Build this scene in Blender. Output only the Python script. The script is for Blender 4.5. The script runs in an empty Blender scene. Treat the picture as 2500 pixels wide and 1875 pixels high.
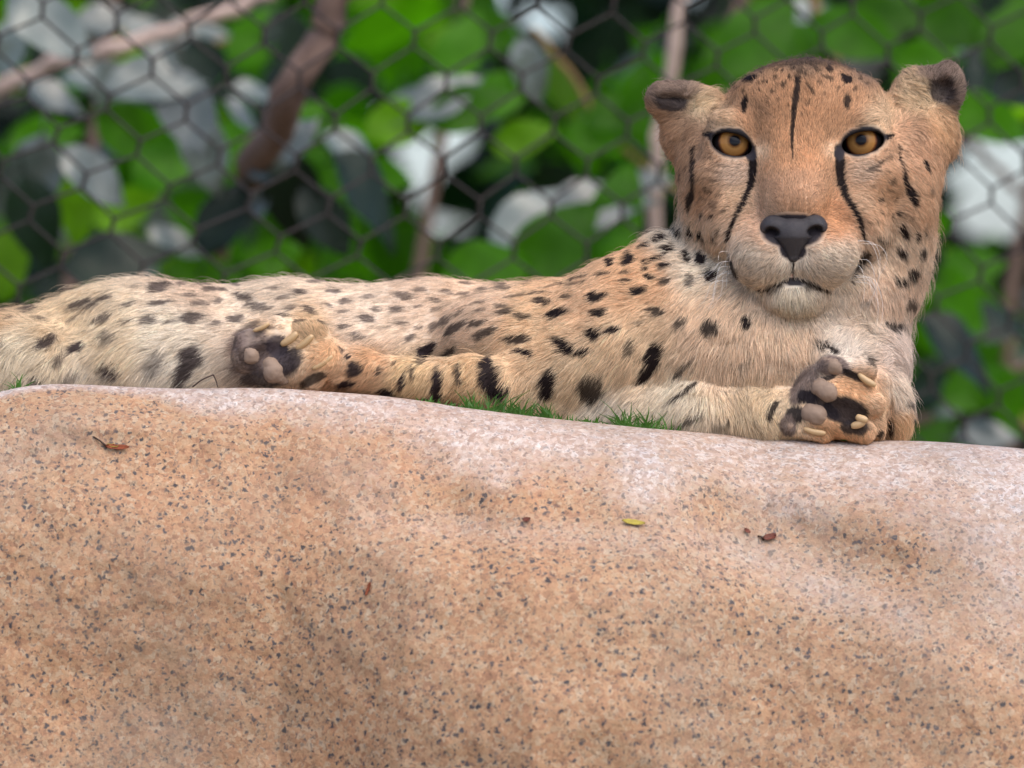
import bpy, math, random
import numpy as np
import openvdb
from mathutils import Vector, Matrix, Euler

R = math.radians
rng = np.random.default_rng(7)
random.seed(7)
SC = bpy.context.scene
COL = SC.collection

# ------------------------------------------------------------------ camera, sky, sun, exposure
D = 5.0                      # metres from the lens to the cheetah's eyes
K = 0.72 / 2500.0            # metres per photograph pixel at that distance
cam_d = bpy.data.cameras.new('camera')
cam = bpy.data.objects.new('camera', cam_d)
COL.objects.link(cam)
cam.location = (0, -D, 0)
cam.rotation_euler = (R(90), 0, 0)
cam_d.sensor_width = 36
cam_d.lens = 36 * D / 0.72
cam_d.clip_start = 0.1
cam_d.clip_end = 2000
cam_d.dof.use_dof = True
cam_d.dof.focus_distance = D - 0.035
cam_d.dof.aperture_fstop = 5.8
SC.camera = cam

SUN_EL, SUN_AZ = 58.0, 145.0          # azimuth: clockwise from +Y (away from the camera)
world = bpy.data.worlds.new('World')
SC.world = world
world.use_nodes = True
wn = world.node_tree
wn.nodes.clear()
wo = wn.nodes.new('ShaderNodeOutputWorld')
wb = wn.nodes.new('ShaderNodeBackground')
ws = wn.nodes.new('ShaderNodeTexSky')
ws.sky_type = 'NISHITA'
ws.sun_disc = False
ws.sun_elevation = R(SUN_EL)
ws.sun_rotation = R(SUN_AZ)
ws.air_density = 0.7
ws.dust_density = 2.5
ws.ozone_density = 0.3
wb.inputs['Strength'].default_value = 0.15
wn.links.new(ws.outputs[0], wb.inputs[0])
wn.links.new(wb.outputs[0], wo.inputs[0])

sun_d = bpy.data.lights.new('sun', 'SUN')
sun_d.energy = 0.9
sun_d.angle = R(80)
sun_d.color = (1.0, 0.98, 0.95)
sun = bpy.data.objects.new('sun', sun_d)
COL.objects.link(sun)
sd = Vector((math.sin(R(SUN_AZ)) * math.cos(R(SUN_EL)), math.cos(R(SUN_AZ)) * math.cos(R(SUN_EL)), math.sin(R(SUN_EL))))
sun.rotation_euler = sd.to_track_quat('Z', 'Y').to_euler()

SC.view_settings.view_transform = 'Standard'
SC.view_settings.look = 'None'
SC.view_settings.exposure = 1.18
SC.view_settings.gamma = 1.0
SC.view_settings.use_curve_mapping = False
SC.render.engine = 'CYCLES'
SC.cycles.use_denoising = True
SC.cycles.max_bounces = 8
SC.cycles.diffuse_bounces = 6
SC.cycles.transparent_max_bounces = 8
SC.cycles.caustics_reflective = False
SC.cycles.caustics_refractive = False
SC.cycles.sample_clamp_indirect = 4.0
try:
    SC.cycles_curves.shape = 'RIBBONS'
    SC.cycles_curves.subdivisions = 2
except Exception:
    pass
SC.render.film_transparent = False


# ------------------------------------------------------------------ helpers
def lin(c):
    """sRGB 0..255 -> linear."""
    c = np.asarray(c, float) / 255.0
    return np.where(c <= 0.04045, c / 12.92, ((c + 0.055) / 1.055) ** 2.4)


def P(px, py, yd=0.0):
    """A photograph pixel (2500 wide) at a depth of yd pixel-units behind the eyes -> metres."""
    y = yd * K
    f = (D + y) / D
    return np.array([(px - 1250.0) * K * f, y, (937.5 - py) * K * f])


def PM(px, py, y):
    return P(px, py, y / K)


def to_px(v):
    """metres -> photograph pixels, for arrays (N,3)."""
    f = D / (D + v[:, 1])
    return v[:, 0] * f / K + 1250.0, 937.5 - v[:, 2] * f / K


def hash3(i, j, k, seed):
    h = (i.astype(np.int64) * 374761393 + j.astype(np.int64) * 668265263 + k.astype(np.int64) * 2147483647 + seed * 974634777) & 0xFFFFFFFF
    h = ((h ^ (h >> 13)) * 1274126177) & 0xFFFFFFFF
    h = ((h ^ (h >> 16)) * 2246822519) & 0xFFFFFFFF
    h = h ^ (h >> 15)
    return (h & 0xFFFFFF).astype(np.float64) / float(0xFFFFFF)


def vnoise(p, size, seed=0):
    """value noise in -1..1 for (N,3) points with the given cell size."""
    q = p / size
    b = np.floor(q)
    f = q - b
    f = f * f * (3 - 2 * f)
    b = b.astype(np.int64)
    out = 0
    for dx in (0, 1):
        wx = f[:, 0] if dx else 1 - f[:, 0]
        for dy in (0, 1):
            wy = f[:, 1] if dy else 1 - f[:, 1]
            for dz in (0, 1):
                wz = f[:, 2] if dz else 1 - f[:, 2]
                out = out + wx * wy * wz * hash3(b[:, 0] + dx, b[:, 1] + dy, b[:, 2] + dz, seed)
    return out * 2 - 1


def fbm(p, size, octaves=4, seed=0, gain=0.5):
    o, a = 0, 1.0
    for i in range(octaves):
        o = o + a * vnoise(p, size, seed + i * 17)
        size *= 0.5
        a *= gain
    return o


def mesh_obj(name, verts, faces, mat=None, parent=None, smooth=True):
    me = bpy.data.meshes.new(name)
    me.from_pydata([tuple(v) for v in verts], [], [tuple(f) for f in faces])
    me.update()
    if smooth:
        me.polygons.foreach_set('use_smooth', [True] * len(me.polygons))
    if mat:
        me.materials.append(mat)
    o = bpy.data.objects.new(name, me)
    COL.objects.link(o)
    if parent:
        o.parent = parent
    return o


def quads_obj(name, verts, quads, mat=None, parent=None):
    """numpy fast path (all quads)."""
    me = bpy.data.meshes.new(name)
    nv, nq = len(verts), len(quads)
    me.vertices.add(nv)
    me.vertices.foreach_set('co', np.ascontiguousarray(verts, np.float32).ravel())
    me.loops.add(nq * 4)
    me.loops.foreach_set('vertex_index', np.ascontiguousarray(quads, np.int32).ravel())
    me.polygons.add(nq)
    me.polygons.foreach_set('loop_start', np.arange(nq, dtype=np.int32) * 4)
    me.polygons.foreach_set('use_smooth', np.ones(nq, bool))
    me.update(calc_edges=True)
    if mat:
        me.materials.append(mat)
    o = bpy.data.objects.new(name, me)
    COL.objects.link(o)
    if parent:
        o.parent = parent
    return o


def tag(o, label=None, cat=None, group=None, kind=None):
    if label:
        o['label'] = label
    if cat:
        o['category'] = cat
    if group:
        o['group'] = group
    if kind:
        o['kind'] = kind
    return o


def empty(name, loc=(0, 0, 0)):
    o = bpy.data.objects.new(name, None)
    COL.objects.link(o)
    o.location = loc
    o.empty_display_size = 0.05
    return o


def tube(path, radii, sides=6, cap=True):
    """(verts, faces) of a tube round a path."""
    path = [np.asarray(p, float) for p in path]
    V, F = [], []
    n = len(path)
    up = np.array([0.31, 0.17, 0.93])
    for i in range(n):
        t = path[min(i + 1, n - 1)] - path[max(i - 1, 0)]
        t = t / (np.linalg.norm(t) + 1e-12)
        a = np.cross(t, up)
        a /= np.linalg.norm(a) + 1e-12
        b = np.cross(t, a)
        for s in range(sides):
            an = 2 * math.pi * s / sides
            V.append(path[i] + radii[i] * (math.cos(an) * a + math.sin(an) * b))
    for i in range(n - 1):
        for s in range(sides):
            s2 = (s + 1) % sides
            F.append((i * sides + s, i * sides + s2, (i + 1) * sides + s2, (i + 1) * sides + s))
    if cap:
        F.append(tuple(range(sides))[::-1])
        F.append(tuple((n - 1) * sides + s for s in range(sides)))
    return V, F


def smooth_path(pts, n=16):
    """Catmull-Rom through points (any number of coordinates)."""
    pts = [np.asarray(p, float) for p in pts]
    pts = [2 * pts[0] - pts[1]] + pts + [2 * pts[-1] - pts[-2]]
    out = []
    m = len(pts) - 3
    for k in range(n + 1):
        u = k / n * m
        i = min(int(u), m - 1)
        t = u - i
        a, b, c, d = pts[i:i + 4]
        out.append(0.5 * (2 * b + (c - a) * t + (2 * a - 5 * b + 4 * c - d) * t * t + (3 * b - a - 3 * c + d) * t ** 3))
    return out


# ------------------------------------------------------------------ materials
class NT:
    def __init__(self, name):
        self.m = bpy.data.materials.new(name)
        self.m.use_nodes = True
        self.t = self.m.node_tree
        self.t.nodes.clear()
        self.out = self.t.nodes.new('ShaderNodeOutputMaterial')

    def n(self, kind, **kw):
        nd = self.t.nodes.new('ShaderNode' + kind)
        for k, v in kw.items():
            if k.startswith('i_'):
                key = k[2:].replace('_', ' ')
                if key.isdigit():
                    key = int(key)
                nd.inputs[key].default_value = v
            else:
                setattr(nd, k, v)
        return nd

    def l(self, a, b):
        self.t.links.new(a, b)

    def ramp(self, fac, stops, interp='LINEAR'):
        r = self.n('ValToRGB')
        r.color_ramp.interpolation = interp
        e = r.color_ramp.elements
        while len(e) < len(stops):
            e.new(0.5)
        for i, (p, c) in enumerate(stops):
            e[i].position = p
            e[i].color = (*c, 1) if len(c) == 3 else c
        self.l(fac, r.inputs[0])
        return r.outputs[0]

    def mix(self, fac, a, b, blend='MIX'):
        m = self.n('Mix', data_type='RGBA', blend_type=blend)
        for sock, v in ((m.inputs[0], fac), (m.inputs[6], a), (m.inputs[7], b)):
            if hasattr(v, 'is_linked'):
                self.l(v, sock)
            elif isinstance(v, (int, float)):
                sock.default_value = v
            else:
                sock.default_value = (*v, 1) if len(v) == 3 else v
        return m.outputs[2]

    def math(self, op, a, b=None, clamp=False):
        m = self.n('Math', operation=op, use_clamp=clamp)
        for sock, v in ((m.inputs[0], a), (m.inputs[1], b)):
            if v is None:
                continue
            if hasattr(v, 'is_linked'):
                self.l(v, sock)
            else:
                sock.default_value = v
        return m.outputs[0]


def simple_mat(name, col, rough=0.5, spec=0.5, noise=0.0, nscale=200.0, bump=0.0, coat=0.0, sss=0.0):
    t = NT(name)
    b = t.n('BsdfPrincipled')
    b.inputs['Roughness'].default_value = rough
    b.inputs['Specular IOR Level'].default_value = spec
    b.inputs['Coat Weight'].default_value = coat
    b.inputs['Coat Roughness'].default_value = 0.05
    if sss:
        b.inputs['Subsurface Weight'].default_value = sss
        b.inputs['Subsurface Radius'].default_value = (0.004, 0.002, 0.001)
    if noise or bump:
        co = t.n('TexCoord')
        no = t.n('TexNoise', i_Scale=nscale, i_Detail=5.0, i_Roughness=0.6)
        t.l(co.outputs['Object'], no.inputs['Vector'])
        c = t.ramp(no.outputs[0], [(0.25, tuple(np.array(col) * (1 - noise))), (0.75, tuple(np.minimum(1, np.array(col) * (1 + noise))))])
        t.l(c, b.inputs['Base Color'])
        if bump:
            bp = t.n('Bump', i_Strength=bump, i_Distance=0.001)
            t.l(no.outputs[0], bp.inputs['Height'])
            t.l(bp.outputs[0], b.inputs['Normal'])
    else:
        b.inputs['Base Color'].default_value = (*col, 1)
    t.l(b.outputs[0], t.out.inputs[0])
    return t.m


def fur_mat():
    t = NT('fur')
    at = t.n('Attribute', attribute_name='fur_color')
    nr = t.n('Attribute', attribute_name='root_normal')
    geo = t.n('NewGeometry')
    mx = t.n('Mix', data_type='VECTOR')
    mx.inputs[0].default_value = 0.68
    t.l(geo.outputs['Normal'], mx.inputs[4])
    t.l(nr.outputs['Vector'], mx.inputs[5])
    nn = t.n('VectorMath', operation='NORMALIZE')
    t.l(mx.outputs[1], nn.inputs[0])
    hi = t.n('HairInfo')
    # guard hairs are a little paler towards the tip, and each hair differs slightly
    rnd = t.n('MapRange', i_1=0.0, i_2=1.0, i_3=0.68, i_4=1.24)
    t.l(hi.outputs['Random'], rnd.inputs[0])
    tip = t.n('MapRange', i_1=0.0, i_2=1.0, i_3=0.86, i_4=1.12)
    t.l(hi.outputs['Intercept'], tip.inputs[0])
    f = t.math('MULTIPLY', rnd.outputs[0], tip.outputs[0])
    vm = t.n('VectorMath', operation='SCALE')
    t.l(at.outputs['Color'], vm.inputs[0])
    t.l(f, vm.inputs['Scale'])
    dif = t.n('BsdfPrincipled')
    dif.inputs['Roughness'].default_value = 0.55
    dif.inputs['Specular IOR Level'].default_value = 0.18
    t.l(vm.outputs[0], dif.inputs['Base Color'])
    t.l(nn.outputs[0], dif.inputs['Normal'])
    tr = t.n('BsdfTranslucent')
    t.l(vm.outputs[0], tr.inputs[0])
    t.l(nn.outputs[0], tr.inputs['Normal'])
    ms = t.n('MixShader')
    ms.inputs[0].default_value = 0.38
    t.l(dif.outputs[0], ms.inputs[1])
    t.l(tr.outputs[0], ms.inputs[2])
    t.l(ms.outputs[0], t.out.inputs[0])
    return t.m


def skin_mat():
    t = NT('coat_skin')
    at = t.n('Attribute', attribute_name='coat')
    co = t.n('TexCoord')
    no = t.n('TexNoise', i_Scale=900.0, i_Detail=3.0)
    t.l(co.outputs['Object'], no.inputs['Vector'])
    b = t.n('BsdfPrincipled')
    b.inputs['Roughness'].default_value = 0.6
    b.inputs['Specular IOR Level'].default_value = 0.25
    bp = t.n('Bump', i_Strength=0.25, i_Distance=0.0006)
    t.l(no.outputs[0], bp.inputs['Height'])
    t.l(bp.outputs[0], b.inputs['Normal'])
    t.l(at.outputs['Color'], b.inputs['Base Color'])
    t.l(b.outputs[0], t.out.inputs[0])
    return t.m


def granite_mat():
    t = NT('granite')
    co = t.n('TexCoord')
    P0 = co.outputs['Object']
    # warp so that grains are ragged
    wn_ = t.n('TexNoise', i_Scale=260.0, i_Detail=3.0)
    t.l(P0, wn_.inputs['Vector'])
    sub = t.n('VectorMath', operation='SUBTRACT')
    sub.inputs[1].default_value = (0.5, 0.5, 0.5)
    t.l(wn_.outputs[1], sub.inputs[0])
    sc = t.n('VectorMath', operation='SCALE')
    sc.inputs['Scale'].default_value = 0.0075
    t.l(sub.outputs[0], sc.inputs[0])
    ad = t.n('VectorMath', operation='ADD')
    t.l(P0, ad.inputs[0])
    t.l(sc.outputs[0], ad.inputs[1])
    W = ad.outputs[0]

    def sep(v):
        s = t.n('SeparateColor')
        t.l(v, s.inputs[0])
        return s

    # base tone, blotchy: orange feldspar, tan, greyish
    big = t.n('TexNoise', i_Scale=4.5, i_Detail=5.0, i_Roughness=0.6)
    t.l(P0, big.inputs['Vector'])
    base = t.ramp(big.outputs[0], [(0.30, tuple(lin((150, 124, 104)))), (0.44, tuple(lin((172, 132, 96)))), (0.58, tuple(lin((180, 128, 84)))), (0.72, tuple(lin((172, 112, 70))))])
    # feldspar grains of varied tint
    v1 = t.n('TexVoronoi', i_Scale=330.0)
    t.l(W, v1.inputs['Vector'])
    s1 = sep(v1.outputs['Color'])
    grain = t.ramp(s1.outputs[0], [(0.0, tuple(lin((150, 88, 54)))), (0.18, tuple(lin((190, 128, 82)))), (0.5, tuple(lin((206, 152, 104)))), (0.80, tuple(lin((206, 166, 126)))), (1.0, tuple(lin((218, 196, 168))))])
    c = t.mix(0.5, base, grain)
    # fine grains
    v2 = t.n('TexVoronoi', i_Scale=720.0)
    t.l(W, v2.inputs['Vector'])
    s2 = sep(v2.outputs['Color'])
    fine = t.ramp(s2.outputs[0], [(0.0, (0.42, 0.40, 0.42)), (0.12, (0.8, 0.8, 0.8)), (0.5, (1, 1, 1)), (0.85, (1.08, 1.08, 1.08)), (1, (1.28, 1.28, 1.32))])
    c = t.mix(0.75, c, fine, 'MULTIPLY')
    # paler pink patches: worn stone plus sky light painted in
    wear_skylight = t.n('Attribute', attribute_name='wear_skylight')
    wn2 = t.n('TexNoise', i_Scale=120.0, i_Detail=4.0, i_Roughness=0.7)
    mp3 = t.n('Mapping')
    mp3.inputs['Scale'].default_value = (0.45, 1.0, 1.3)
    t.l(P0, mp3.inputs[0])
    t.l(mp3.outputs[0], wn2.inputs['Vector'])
    wf = t.math('MULTIPLY', wear_skylight.outputs['Fac'], t.ramp(wn2.outputs[0], [(0.3, (0.55,) * 3), (0.65, (1, 1, 1))]), True)
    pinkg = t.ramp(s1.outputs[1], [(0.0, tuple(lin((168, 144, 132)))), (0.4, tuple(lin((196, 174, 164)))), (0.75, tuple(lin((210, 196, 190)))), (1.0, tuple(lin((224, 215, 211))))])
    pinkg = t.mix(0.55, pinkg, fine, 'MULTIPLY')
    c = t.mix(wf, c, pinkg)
    # dark mica / hornblende specks, in clusters
    clus = t.n('TexNoise', i_Scale=13.0, i_Detail=3.0, i_Roughness=0.6)
    t.l(P0, clus.inputs['Vector'])
    v3 = t.n('TexVoronoi', i_Scale=250.0, feature='F1')
    v3.inputs['Randomness'].default_value = 1.0
    t.l(W, v3.inputs['Vector'])
    s3 = sep(v3.outputs['Color'])
    keep = t.math('GREATER_THAN', t.math('ADD', s3.outputs[1], t.math('MULTIPLY', t.math('SUBTRACT', clus.outputs[0], 0.5), 1.3)), 0.48)
    size = t.n('MapRange', i_1=0.0, i_2=1.0, i_3=0.0008, i_4=0.0024)
    t.l(s3.outputs[2], size.inputs[0])
    sz = t.math('MULTIPLY', size.outputs[0], 250.0)
    near = t.n('MapRange', i_1=0.0, i_2=1.0, i_3=1.0, i_4=0.0, interpolation_type='SMOOTHSTEP')
    dd = t.math('DIVIDE', v3.outputs['Distance'], sz)
    rr = t.n('MapRange', i_1=0.55, i_2=0.95, i_3=1.0, i_4=0.0)
    t.l(dd, rr.inputs[0])
    dk = t.math('MULTIPLY', rr.outputs[0], keep, True)
    wfade = t.math('SUBTRACT', 1.0, t.math('MULTIPLY', wear_skylight.outputs['Fac'], 0.72))
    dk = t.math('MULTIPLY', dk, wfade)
    dcol = t.ramp(s3.outputs[0], [(0.0, tuple(lin((40, 40, 50)))), (0.6, tuple(lin((72, 70, 80)))), (1.0, tuple(lin((104, 84, 76))))])
    c = t.mix(t.math('MULTIPLY', dk, 0.95), c, dcol)
    # smaller specks
    v4 = t.n('TexVoronoi', i_Scale=330.0)
    t.l(W, v4.inputs['Vector'])
    s4 = sep(v4.outputs['Color'])
    k4 = t.math('GREATER_THAN', s4.outputs[1], 0.80)
    r4 = t.n('MapRange', i_1=0.25, i_2=0.5, i_3=1.0, i_4=0.0)
    t.l(v4.outputs['Distance'], r4.inputs[0])
    d4 = t.math('MULTIPLY', t.math('MULTIPLY', r4.outputs[0], k4), 0.6)
    c = t.mix(d4, c, tuple(lin((92, 80, 84))))
    # grey lichen-like stains
    st = t.n('TexNoise', i_Scale=5.5, i_Detail=6.0, i_Roughness=0.65)
    mp = t.n('Mapping')
    mp.inputs['Location'].default_value = (3.1, 1.7, 0.4)
    t.l(P0, mp.inputs[0])
    t.l(mp.outputs[0], st.inputs['Vector'])
    sf = t.ramp(st.outputs[0], [(0.50, (0, 0, 0)), (0.70, (0.42,) * 3)])
    c = t.mix(sf, c, tuple(lin((142, 128, 118))))
    lo = t.n('TexNoise', i_Scale=3.2, i_Detail=6.0, i_Roughness=0.62)
    mp2 = t.n('Mapping')
    mp2.inputs['Location'].default_value = (7.3, 2.2, 5.1)
    t.l(P0, mp2.inputs[0])
    t.l(mp2.outputs[0], lo.inputs['Vector'])
    c = t.mix(0.9, c, t.ramp(lo.outputs[0], [(0.32, (0.86, 0.90, 0.97)), (0.46, (0.97, 0.97, 0.96)), (0.56, (1.04, 0.99, 0.93)), (0.70, (1.0, 0.90, 0.79))]), 'MULTIPLY')
    hs = t.n('HueSaturation', i_Saturation=0.88)
    t.l(c, hs.inputs['Color'])
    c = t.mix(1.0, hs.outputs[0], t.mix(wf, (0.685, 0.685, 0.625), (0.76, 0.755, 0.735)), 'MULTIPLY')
    b = t.n('BsdfPrincipled')
    t.l(c, b.inputs['Base Color'])
    rg = t.n('MapRange', i_1=0.0, i_2=1.0, i_3=0.7, i_4=0.55)
    t.l(wear_skylight.outputs['Fac'], rg.inputs[0])
    t.l(rg.outputs[0], b.inputs['Roughness'])
    b.inputs['Specular IOR Level'].default_value = 0.5
    hb = t.n('TexNoise', i_Scale=420.0, i_Detail=4.0, i_Roughness=0.7)
    t.l(P0, hb.inputs['Vector'])
    hh = t.math('ADD', t.math('MULTIPLY', s1.outputs[2], 0.5), hb.outputs[0])
    bp = t.n('Bump', i_Strength=0.45, i_Distance=0.0012)
    t.l(hh, bp.inputs['Height'])
    t.l(bp.outputs[0], b.inputs['Normal'])
    t.l(b.outputs[0], t.out.inputs[0])
    return t.m


def leaf_mat(name, col, trans, tfac, rough=0.35, gloss=0.5):
    t = NT(name)
    oi = t.n('ObjectInfo')
    co = t.n('TexCoord')
    no = t.n('TexNoise', i_Scale=40.0, i_Detail=3.0)
    t.l(co.outputs['Object'], no.inputs['Vector'])
    v = t.n('MapRange', i_1=0.0, i_2=1.0, i_3=0.65, i_4=1.35)
    t.l(oi.outputs['Random'], v.inputs[0])
    w = t.n('MapRange', i_1=0.3, i_2=0.7, i_3=0.8, i_4=1.2)
    t.l(no.outputs[0], w.inputs[0])
    f = t.math('MULTIPLY', v.outputs[0], w.outputs[0])
    cs = []
    for c in (col, trans):
        vm = t.n('VectorMath', operation='SCALE')
        vm.inputs[0].default_value = c
        t.l(f, vm.inputs['Scale'])
        cs.append(vm.outputs[0])
    b = t.n('BsdfPrincipled')
    b.inputs['Roughness'].default_value = rough
    b.inputs['Specular IOR Level'].default_value = gloss
    t.l(cs[0], b.inputs['Base Color'])
    tr = t.n('BsdfTranslucent')
    t.l(cs[1], tr.inputs[0])
    ms = t.n('MixShader')
    ms.inputs[0].default_value = tfac
    t.l(b.outputs[0], ms.inputs[1])
    t.l(tr.outputs[0], ms.inputs[2])
    t.l(ms.outputs[0], t.out.inputs[0])
    return t.m


M = {}
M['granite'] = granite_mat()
M['fur'] = fur_mat()
M['skin'] = skin_mat()
M['nose'] = simple_mat('nose_leather', (0.030, 0.026, 0.028), 0.55, 0.4, 0.3, 1500, 0.8)
M['pad'] = simple_mat('pad_skin', tuple(lin((128, 108, 92))), 0.7, 0.3, 0.16, 24.0, 0.5)
M['claw'] = simple_mat('claw_horn', tuple(lin((172, 142, 102))), 0.45, 0.5, 0.12, 120)
M['whisker'] = simple_mat('whisker', (0.75, 0.72, 0.68), 0.4, 0.5)
M['leaf_green'] = leaf_mat('leaf_green', (0.034, 0.11, 0.004), (0.13, 0.46, 0.003), 0.55, 0.45, 0.14)
M['leaf_young'] = leaf_mat('leaf_young', (0.08, 0.19, 0.006), (0.24, 0.58, 0.004), 0.55, 0.45, 0.14)
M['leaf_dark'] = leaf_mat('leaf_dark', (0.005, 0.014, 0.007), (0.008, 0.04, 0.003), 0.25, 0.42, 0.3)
M['leaf_sky_grey'] = leaf_mat('leaf_sky_grey', (0.075, 0.095, 0.082), (0.05, 0.13, 0.05), 0.12, 0.30, 0.8)  # pale leaf tone plus sky reflection painted in as grey
M['bark'] = simple_mat('bark', tuple(lin((112, 92, 82))), 0.85, 0.2, 0.35, 60, 0.8)
M['bark_pale'] = simple_mat('bark_pale', tuple(lin((172, 150, 138))), 0.8, 0.2, 0.25, 60, 0.6)
M['bark_tan'] = simple_mat('bark_tan', tuple(lin((124, 100, 66))), 0.8, 0.2, 0.25, 60, 0.6)
M['wire'] = simple_mat('wire', tuple(lin((46, 38, 35))), 0.55, 0.3, 0.3, 300)
M['soil'] = simple_mat('soil', (0.20, 0.16, 0.11), 0.95, 0.1, 0.5, 8, 0.5)  # tone raised so unseen ground bounces fill light onto boulder and cheetah
M['grass'] = leaf_mat('grass', (0.05, 0.13, 0.02), (0.09, 0.24, 0.02), 0.35, 0.5, 0.3)
M['litter_brown'] = simple_mat('litter_brown', tuple(lin((122, 62, 36))), 0.7, 0.3, 0.4, 400)
M['litter_yellow'] = simple_mat('litter_yellow', tuple(lin((150, 134, 52))), 0.6, 0.3, 0.3, 400)
M['litter_red'] = simple_mat('litter_red', tuple(lin((98, 50, 36))), 0.6, 0.3, 0.4, 400)
M['litter_dark'] = simple_mat('litter_dark', tuple(lin((60, 44, 36))), 0.7, 0.3, 0.3, 400)


# ------------------------------------------------------------------ ground and rock
def build_ground():
    xs = np.concatenate([np.linspace(-400, -6, 10), np.linspace(-5, 5, 40), np.linspace(6, 400, 10)])
    ys = np.concatenate([np.linspace(-400, -8, 8), np.linspace(-7, -0.5, 10), np.linspace(0.05, 6, 40), np.linspace(8, 900, 14)])
    V, Q = [], []
    for y in ys:
        for x in xs:
            # the low mound the cheetah lies on is highest just behind the boulder
            s = max(0.0, 1 - max(0, y - 0.15) / 1.3) if y > 0 else max(0.0, 1 - (0.05 - y) / 0.5)
            s = s * s * (3 - 2 * s) * math.exp(-(x / 1.6) ** 2)
            z = -0.75 + 0.685 * s
            V.append((x, y, z + (0.012 * math.sin(x * 3.1 + y * 2.3) if abs(x) < 5 and 0.6 < y < 6 else 0)))
    n = len(xs)
    for j in range(len(ys) - 1):
        for i in range(n - 1):
            Q.append((j * n + i, j * n + i + 1, (j + 1) * n + i + 1, (j + 1) * n + i))
    o = mesh_obj('ground', V, Q, M['soil'])
    tag(o, 'bare brown earth mound behind the boulder', 'ground', kind='structure')


EDGE = np.array([(-900, 1120), (-500, 1040), (-200, 985), (0, 961), (56, 945), (124, 937), (226, 939), (350, 946), (452, 949), (600, 947), (690, 948), (800, 956), (904, 963), (1017, 976), (1130, 995), (1356, 1023),
                 (1582, 1046), (1810, 1063), (2034, 1075), (2260, 1077), (2373, 1085), (2500, 1096), (2700, 1120), (3000, 1180), (3500, 1350)], float)


def edge_py(px):
    return np.interp(px, EDGE[:, 0], EDGE[:, 1])


def gauss2(px, py, cx, cy, sx, sy, ang=0.0):
    c, s = math.cos(R(ang)), math.sin(R(ang))
    dx, dy = px - cx, py - cy
    u, v = dx * c + dy * s, -dx * s + dy * c
    return np.exp(-(u / sx) ** 2 - (v / sy) ** 2)


def edge_y(px):
    return np.interp(px, [-900, 0, 1600, 1850, 2200, 2500, 3500], [0.02, -0.055, -0.055, -0.022, -0.022, -0.01, 0.10])


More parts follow.
